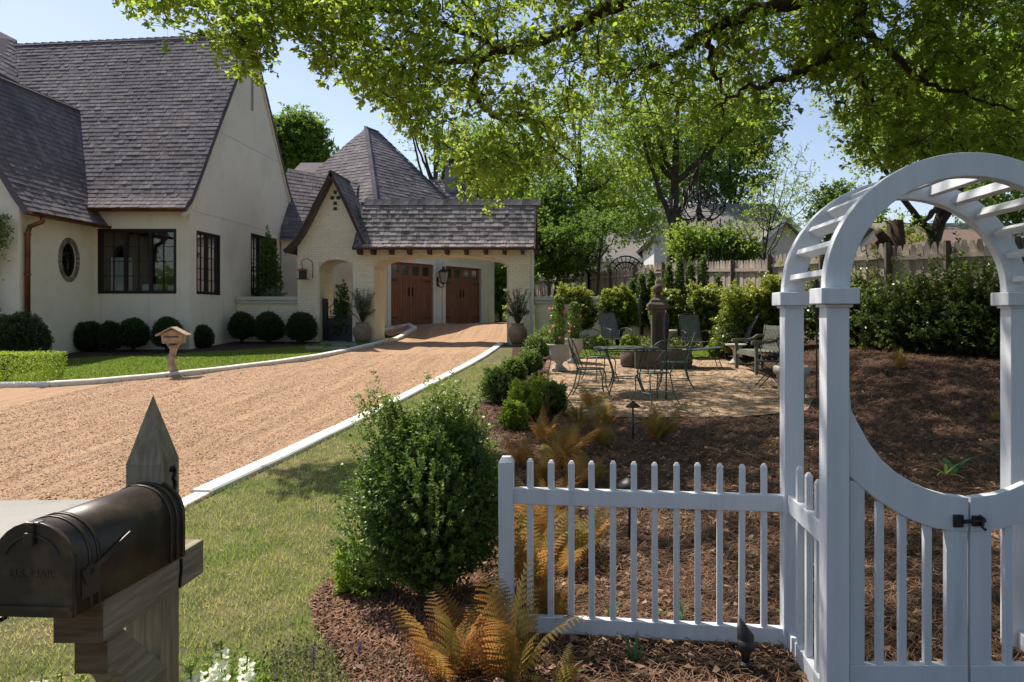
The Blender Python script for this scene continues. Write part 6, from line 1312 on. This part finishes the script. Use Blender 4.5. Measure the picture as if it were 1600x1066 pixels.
# potted plants
def vinepot(q, lb, hh, flowers):
    t = thing('flowering_vine', lb, 'plant', q); n = 1500; z = rng.uniform(0,hh,n); r = .17*np.sin(np.clip(z/hh*2.6+.35,0,PI))+.02
    a = rng.uniform(0,2*PI,n); p = np.stack([q.x+r*np.cos(a)*rng.random(n)**.4, q.y+r*np.sin(a)*rng.random(n)**.4, q.z+z],1); o = bulk('foliage', leafquads(p,.055,.5,.2), CAML, rng.random(n)*.25, t); o['kind'] = 'stuff'
    m = MB(); m.tube([(0,0,0),(.02,0,hh*.5),(0,0,hh)], .012, 5); m.build('stem', BARK2, t, world=False)
    for i in range(flowers):
        a, z = random.uniform(PI,2*PI), random.uniform(.1,hh*.85); c = Vector((math.cos(a)*.19, math.sin(a)*.19, z)); m = MB()
        for k in range(5): b = 2*PI*k/5; m.add([c, c+Vector((math.cos(b-.5)*.026,-.01,math.sin(b-.5)*.026)), c+Vector((math.cos(b)*.036,-.012,math.sin(b)*.036)), c+Vector((math.cos(b+.5)*.026,-.01,math.sin(b+.5)*.026))], [(0,1,2,3)])
        m.build('blossom', PINK, t, world=False)
    return t
vinepot(ground(873,583)+Vector((0,0,.52)), 'pink flowering mandevilla vine climbing in the corner urn', 1.0, 6); vinepot(ground(897,569)+Vector((0,0,.52)), 'second pink flowered vine in the urn behind the corner urn', .85, 3)
def olive(J, lb):
    q = J.location+Vector((0,0,.55)); t = thing('olive_plant', lb, 'plant', q); m = MB(); B_, T_ = [], []
    for i in range(46):
        a = random.uniform(0,2*PI); r = random.uniform(.1,.42); e = Vector((math.cos(a)*r, math.sin(a)*r*.7, random.uniform(.35,1.1))); mid = e*.5+Vector((0,0,.1)); m.tube([Vector((0,0,0)),mid,e], [.012,.008,.003], 4); B_.append(q+mid); T_.append(q+e)
    m.build('stems', BARK2, t, world=False); V = sprigs(np.array(B_), np.array(T_), 40, .07, .9, .34, .0); o = bulk('foliage', V, OLIVE, rng.random(len(V)), t); o['kind'] = 'stuff'
olive(J1, 'silvery olive bush growing in the jar left of the wide arch'); olive(J2, 'wispy olive plant growing in the jar at the right pier')
q = Vector((-7.3,23.0,.7)); shrub('entry_shrub', 'dark leafy shrub just inside the small entrance arch', tuple(q), .3, .3, 1.7, BOXL, 260, 16, .05, .2)
# ---- ferns: fronds with side leaflets
def frond(name, L, mt_, pairs=20, sub=8, curl=.6, seed=0):
    rr = random.Random(seed); m = MB(); pts = []
    for i in range(pairs+2):
        v = i/(pairs+1); an = 1.25-curl*1.5*v*v; pts.append((v, an))
    p = Vector((0,0,0)); P_ = [p]; 
    for i in range(1, len(pts)): an = pts[i][1]; p = p+Vector((math.cos(an),0,math.sin(an)))*L/(pairs+1); P_.append(p)
    m.tube(P_, [.0028*(1-.8*i/len(P_)) for i in range(len(P_))], 3, False)
    for i in range(3, pairs+1):
        v = i/(pairs+1); pl = L*.27*math.sin(min(1,(v+.1)*1.9)*PI/2)*(1-v)**.62*rr.uniform(.85,1.1); ax = (P_[i+1]-P_[i]).normalized(); up = Vector((-ax.z,0,ax.x))
        for s in (-1,1):
            d = (Vector((0,s,0))*.9+ax*.45+up*rr.uniform(-.15,.1)).normalized(); base = P_[i]; side = ax
            for k in range(sub):
                w = k/sub; w2 = (k+.92)/sub; c = base+d*pl*w-up*(.25*pl*w*w); c2 = base+d*pl*w2-up*(.25*pl*w2*w2); ll = pl*.17*(1-w*.8)+.002; dd = (c2-c)
                for s2 in (-1,1): m.add([c, c2, c+dd*1.0+side*s2*ll*.8+up*.002, c+dd*.45+side*s2*ll], [(0,1,2,3)], rr.random()*.4+.5*w)
    me = bpy.data.meshes.new(name); me.from_pydata(m.v, [], m.f); a = me.attributes.new('tint','FLOAT','POINT'); a.data.foreach_set('value', m.t); me.materials.append(mt_); return me
FR = {('o',i): frond('frond', 1.0, FERN, 20, 7, .35+.2*i, i) for i in range(3)}; FR.update({('g',i): frond('frond', 1.0, FERNG, 20, 7, .35+.2*i, i+5) for i in range(3)})
def fern(label, loc, size, n, kind='o', group='autumn ferns in the bed', lean=0):
    t = thing('fern', label, 'fern', loc, random.uniform(0,6), group)
    for i in range(n):
        a = 2*PI*i/n+random.uniform(-.4,.4); s = size*random.uniform(.6,1.1); piece('frond', FR[(kind if random.random() < .7 else ('g' if kind == 'o' else 'o'),random.randrange(3))], t, (math.cos(a)*.02,math.sin(a)*.02,0), (random.uniform(-.3,.3),random.uniform(-.45,.25),a), (s,s,s*random.uniform(.75,1.1)))
    return t
q = G(780,1080)
fern('rusty orange fern in front of the boxwood, left in the foreground', G(700,1075), .46, 12); fern('tall bronze fern rising before the left picket fence post', G(800,1075), .5, 11); fern('low green and gold fern at the bottom centre edge', G(880,1090), .26, 8, 'g')
fern('golden green fern at the foot of the large boxwood', G(745,1040), .42, 11, 'o')
SC = 1.28
pos = [(845,655,.36,10,'g','green gold fern tucked under the right hedge boxwoods'),(870,735,.42,11,'o','rust and gold fern directly above the third picket'),(925,760,.36,10,'g','olive fern behind the fifth picket, lower than its neighbours'),(905,880,.4,10,'g','olive gold fern low behind the fourth picket'),(830,880,.42,10,'o','copper fern hugging the left fence post from behind'),(880,700,.38,10,'o','copper fern midway between the hedge and the path light'),(835,935,.48,12,'o','large golden fern seen through the left pickets'),(880,900,.42,10,'o','gold green fern right of the large golden one behind the pickets'),(850,830,.40,10,'o','bright orange fern just above the picket tops at left'),(895,770,.42,10,'o','orange fern behind the fence, above the fourth picket'),(850,765,.42,10,'o','yellow fern between the large boxwood and the pickets'),(815,730,.36,9,'o','rusty fern beside the upper right of the large boxwood'),(890,715,.42,11,'o','dense bronze fern in the middle of the bed'),(940,700,.34,9,'o','bronze fern nearer the mushroom path light'),(905,672,.40,10,'o','dark bronze fern before the patio gravel, left'),(945,668,.44,9,'g','upright olive green fern left of the path light'),(850,690,.34,9,'o','rust coloured fern close behind the hedge boxwoods'),(925,640,.36,9,'g','dark fern overlapping the near edge of the patio'),(830,985,.3,8,'o','small gold fern low behind the left fence post'),(870,985,.28,8,'g','low greenish fern behind the first pickets')]
for px,py,s,n,k_2,lb in pos: fern(lb, G(px,py), s*SC, n, k_2)
fern('large green fern with fanned fronds right of the mushroom path light', G(1030,690), .62, 14, 'g'); fern('small bright green fern in the straw by the fence shrubs', G(1405,578), .5, 9, 'g'); fern('little green fern in the straw near the right arbor post', G(1555,660), .3, 7, 'g')
# ---- broad blades, seedlings, flowers
def blade(m, base, a, L, W, lean, fold=.2, n=6, droop=1.0):
    d = Vector((math.cos(a),math.sin(a),0)); s = Vector((-d.y,d.x,0)); vs = []; p = Vector(base)
    for i in range(n+1):
        v = i/n; an = lean+droop*v*v; w = W*math.sin(PI*min(1,.12+.88*v)**.8)*.5 if v < 1 else 0
        up = -d*math.sin(an)*-1
        vs += [p-s*w+Vector((0,0,w*fold)), p, p+s*w+Vector((0,0,w*fold))]; p = p+(d*math.sin(an)+Vector((0,0,math.cos(an))))*L/n
    m.add(vs, [(i*3+k,i*3+k+1,i*3+k+4,i*3+k+3) for i in range(n) for k in range(2)])
def bladeplant(name, label, loc, n, L, W, mt_, lean=.25, cat='plant', group=None, droop=.8):
    t = thing(name, label, cat, loc, 0, group); a0 = random.random()*6
    for i in range(n): m = MB(); blade(m, (0,0,0), a0+2*PI*i/n+random.uniform(-.3,.3), L*random.uniform(.7,1.1), W, lean*random.uniform(.5,1.4), droop=droop*random.uniform(.4,1.2)); m.build('leaf', mt_, t, world=False)
    return t
bladeplant('iris_plant', 'blue green iris clump in front of the picket fence centre', G(992,1040), 7, .15, .022, IRISM, .35, group='iris shoots in the bed'); bladeplant('iris_plant', 'small iris shoot in front of the fence, left of the iris clump', G(886,1040), 5, .09, .014, IRISM, .45, group='iris shoots in the bed')
bladeplant('iris_plant', 'upright green iris shoot behind the pickets at left centre', G(957,985), 4, .15, .022, IRISM, .18, group='iris shoots in the bed'); bladeplant('iris_plant', 'pair of broad iris leaves behind the eighth picket', G(1063,978), 4, .16, .026, IRISM, .2, group='iris shoots in the bed')
q = G(1490,742); t = bladeplant('broadleaf_plant', 'leggy plant with big drooping green leaves in the straw beyond the gate', q, 4, .34, .075, IRISM, .7, droop=1.6); bladeplant('broadleaf_plant', 'yellowing low leaves beside the big drooping leaf plant', G(1478,762)+Vector((0,0,.12)), 5, .22, .03, LIME, 1.0, droop=1.2)
bladeplant('broadleaf_plant', 'single broad green leaf near the right arbor post', G(1560,715)+Vector((0,0,.05)), 2, .16, .06, IRISM, .8)
for px,py,lb in ((1033,965,'tiny lime green seedling behind the seventh picket'),(1215,960,'tiny green sprout behind the last picket by the arbor'),(1245,655,'small weed by the planter'),(905,1052,'bright lime green seedling low in the foreground'),(1340,570,'small green weed near the fence shrubs')): bladeplant('seedling', lb, G(px,py), 7, .06, .03, LIME, .9, group='seedlings in the bed')
def snap(label, q, h, nfl, col=PETAL, grp='white snapdragons below the mailbox'):
    t = thing('snapdragon', label, 'flower', q, random.uniform(0,6), grp); m = MB(); m.tube([(0,0,0),(.005,0,h*.5),(0,.005,h)], .003, 5)
    for i in range(16): blade(m, (0,0,h*.55*i/16), i*2.4, .04, .014, 1.0, n=3)
    m.build('stem', LIME, t, world=False)
    for i in range(nfl):
        z = h*.62+h*.4*i/nfl; a = i*2.3; s = .017*(1.15-.6*i/nfl); c = Vector((math.cos(a)*.014,math.sin(a)*.014,z)); m = MB()
        for k in range(5):
            b = 2*PI*k/5; u = Vector((math.cos(a),math.sin(a),.1)); v = Vector((-math.sin(a),math.cos(a),0)); wv = Vector((0,0,1))
            e = lambda an, r, f: c+u*f+(v*math.cos(an)+wv*math.sin(an))*r
            m.add([c, e(b-.55,s,.008), e(b,s*1.25,.014), e(b+.55,s,.008)], [(0,1,2,3)])
        m.tube([c-Vector((math.cos(a),math.sin(a),0))*.012, c+Vector((math.cos(a),math.sin(a),0))*.004], [.004,.007], 5); m.build('blossom', col if i < nfl*.75 else BUD, t, world=False)
    return t
for px,top,Y,n,lb in ((345,1003,2.75,11,'tallest white snapdragon just right of the mailbox post'),(385,1015,2.8,12,'white snapdragon spike right of the tallest one'),(300,1040,2.6,10,'low white snapdragon close to the mailbox post foot'),(325,1035,2.9,8,'white snapdragon with fading petals between two taller ones'),(63,1052,2.6,7,'white snapdragon at the far left below the mailbox'),(97,1048,2.6,7,'yellow budded snapdragon below the mailbox, left'),(125,1050,2.7,7,'yellow green budded snapdragon nearest the brace')):
    q = P(px,top,Y); h = q.z; snap(lb, Vector((q.x,Y,.0)), max(.12,h), n, PETAL if 'yellow' not in lb else BUD)
for i,(px,py,Y) in enumerate(((562,1005,3.3),(490,1010,3.2))):
    q = P(px,py,Y); t = thing('salvia', ['purple salvia spike at the edge of the bark mulch','faded purple salvia spike left of the other'][i], 'flower', (q.x,Y,0), 0, 'salvia spikes'); MB().tube([(0,0,0),(0,0,q.z)], .002, 4).build('stem', IRISM, t, world=False)
    m = MB(); 
    for k in range(26): a = k*2.4; z = q.z*(.6+.42*k/26); m.lathe([(.001,-.003),(.003,0),(.001,.004)], (math.cos(a)*.008,math.sin(a)*.008,z), 5)
    o = m.build('florets', PURP, t, world=False); o['kind'] = 'stuff'
gc = [xy(G(*p)) for p in ((395,1045),(430,1020),(500,1018),(560,1030),(640,1045),(690,1080),(700,1200),(380,1200))]
X, Y = scatter(gc, 5200); n = len(X); c = np.stack([X,Y,gv(X,Y)+rng.random(n)**1.5*.075],1); o = bulk('ground_cover', leafquads(c,.018,.65,.6), mat('ajuga_leaf', (.05,.065,.025), (.06,.045,.03), 3, .5, tc=(.12,.12,.05), trans=.2), rng.random(n)); tag(o, 'low dark green and bronze groundcover at the bottom edge beside the bark', 'ground cover', kind='stuff')
X, Y = scatter([xy(G(*p)) for p in ((290,1066),(330,1045),(400,1050),(430,1100),(280,1130))], 1500); n = len(X); c = np.stack([X,Y,rng.random(n)*.10],1); o = bulk('flower_foliage', leafquads(c,.03,.4,.2), LIME, rng.random(n)); tag(o, 'low green leaves around the snapdragons by the mailbox post', 'ground cover', kind='stuff')
def dappledweeds():
    X, Y = scatter([(-1.0,20.8),(-.9,22.4),(4.8,22.4),(4.5,20.8)], 3000); n = len(X); c = np.stack([X,Y,gv(X,Y)+rng.random(n)*.25],1); o = bulk('wall_foot_planting', leafquads(c,.08,.5,.4), CAML, rng.random(n)*.6); tag(o, 'leafy green planting at the foot of the garden wall', 'ground cover', kind='stuff')
dappledweeds()
X, Y = scatter([(-1.6,24),(-1.0,24),(-.4,34),(-3.4,34)], 9000); n = len(X); c = np.stack([X,Y,gv(X,Y)+rng.random(n)*.7*smv(25,31,Y)+.05],1); o = bulk('arch_shrubbery', leafquads(c,.10,.6,.3), BGA, rng.random(n)*.7); tag(o, 'green shrubbery seen through the wide arch right of the garage', 'shrubbery', kind='stuff')

bw_ = []  # unseen tree belt added behind the camera to hold back low sky light
for i in range(1500):
    x = rng.uniform(-55,55); bw_.append((x, rng.uniform(-34,-24), rng.uniform(0,1)*(4+1.0*math.sin(x*.21)+1*math.sin(x*.57))+.5))
V = blobleaves(np.array(bw_), 2.6, 40, .8, .7, .8, .4); o = bulk('sky_block_trees', V, BGB, rng.random(len(V))*.8, None, (0,-29,0)); tag(o, 'unseen belt of green trees added across the street behind the viewer to block sky light', 'woods', kind='stuff')

tag(deadleaves('drive_litter', drive, 260, DLEAF, (-9,0,5.8,24), .04, 12), 'a few dry oak leaves lying on the gravel drive', 'leaves')
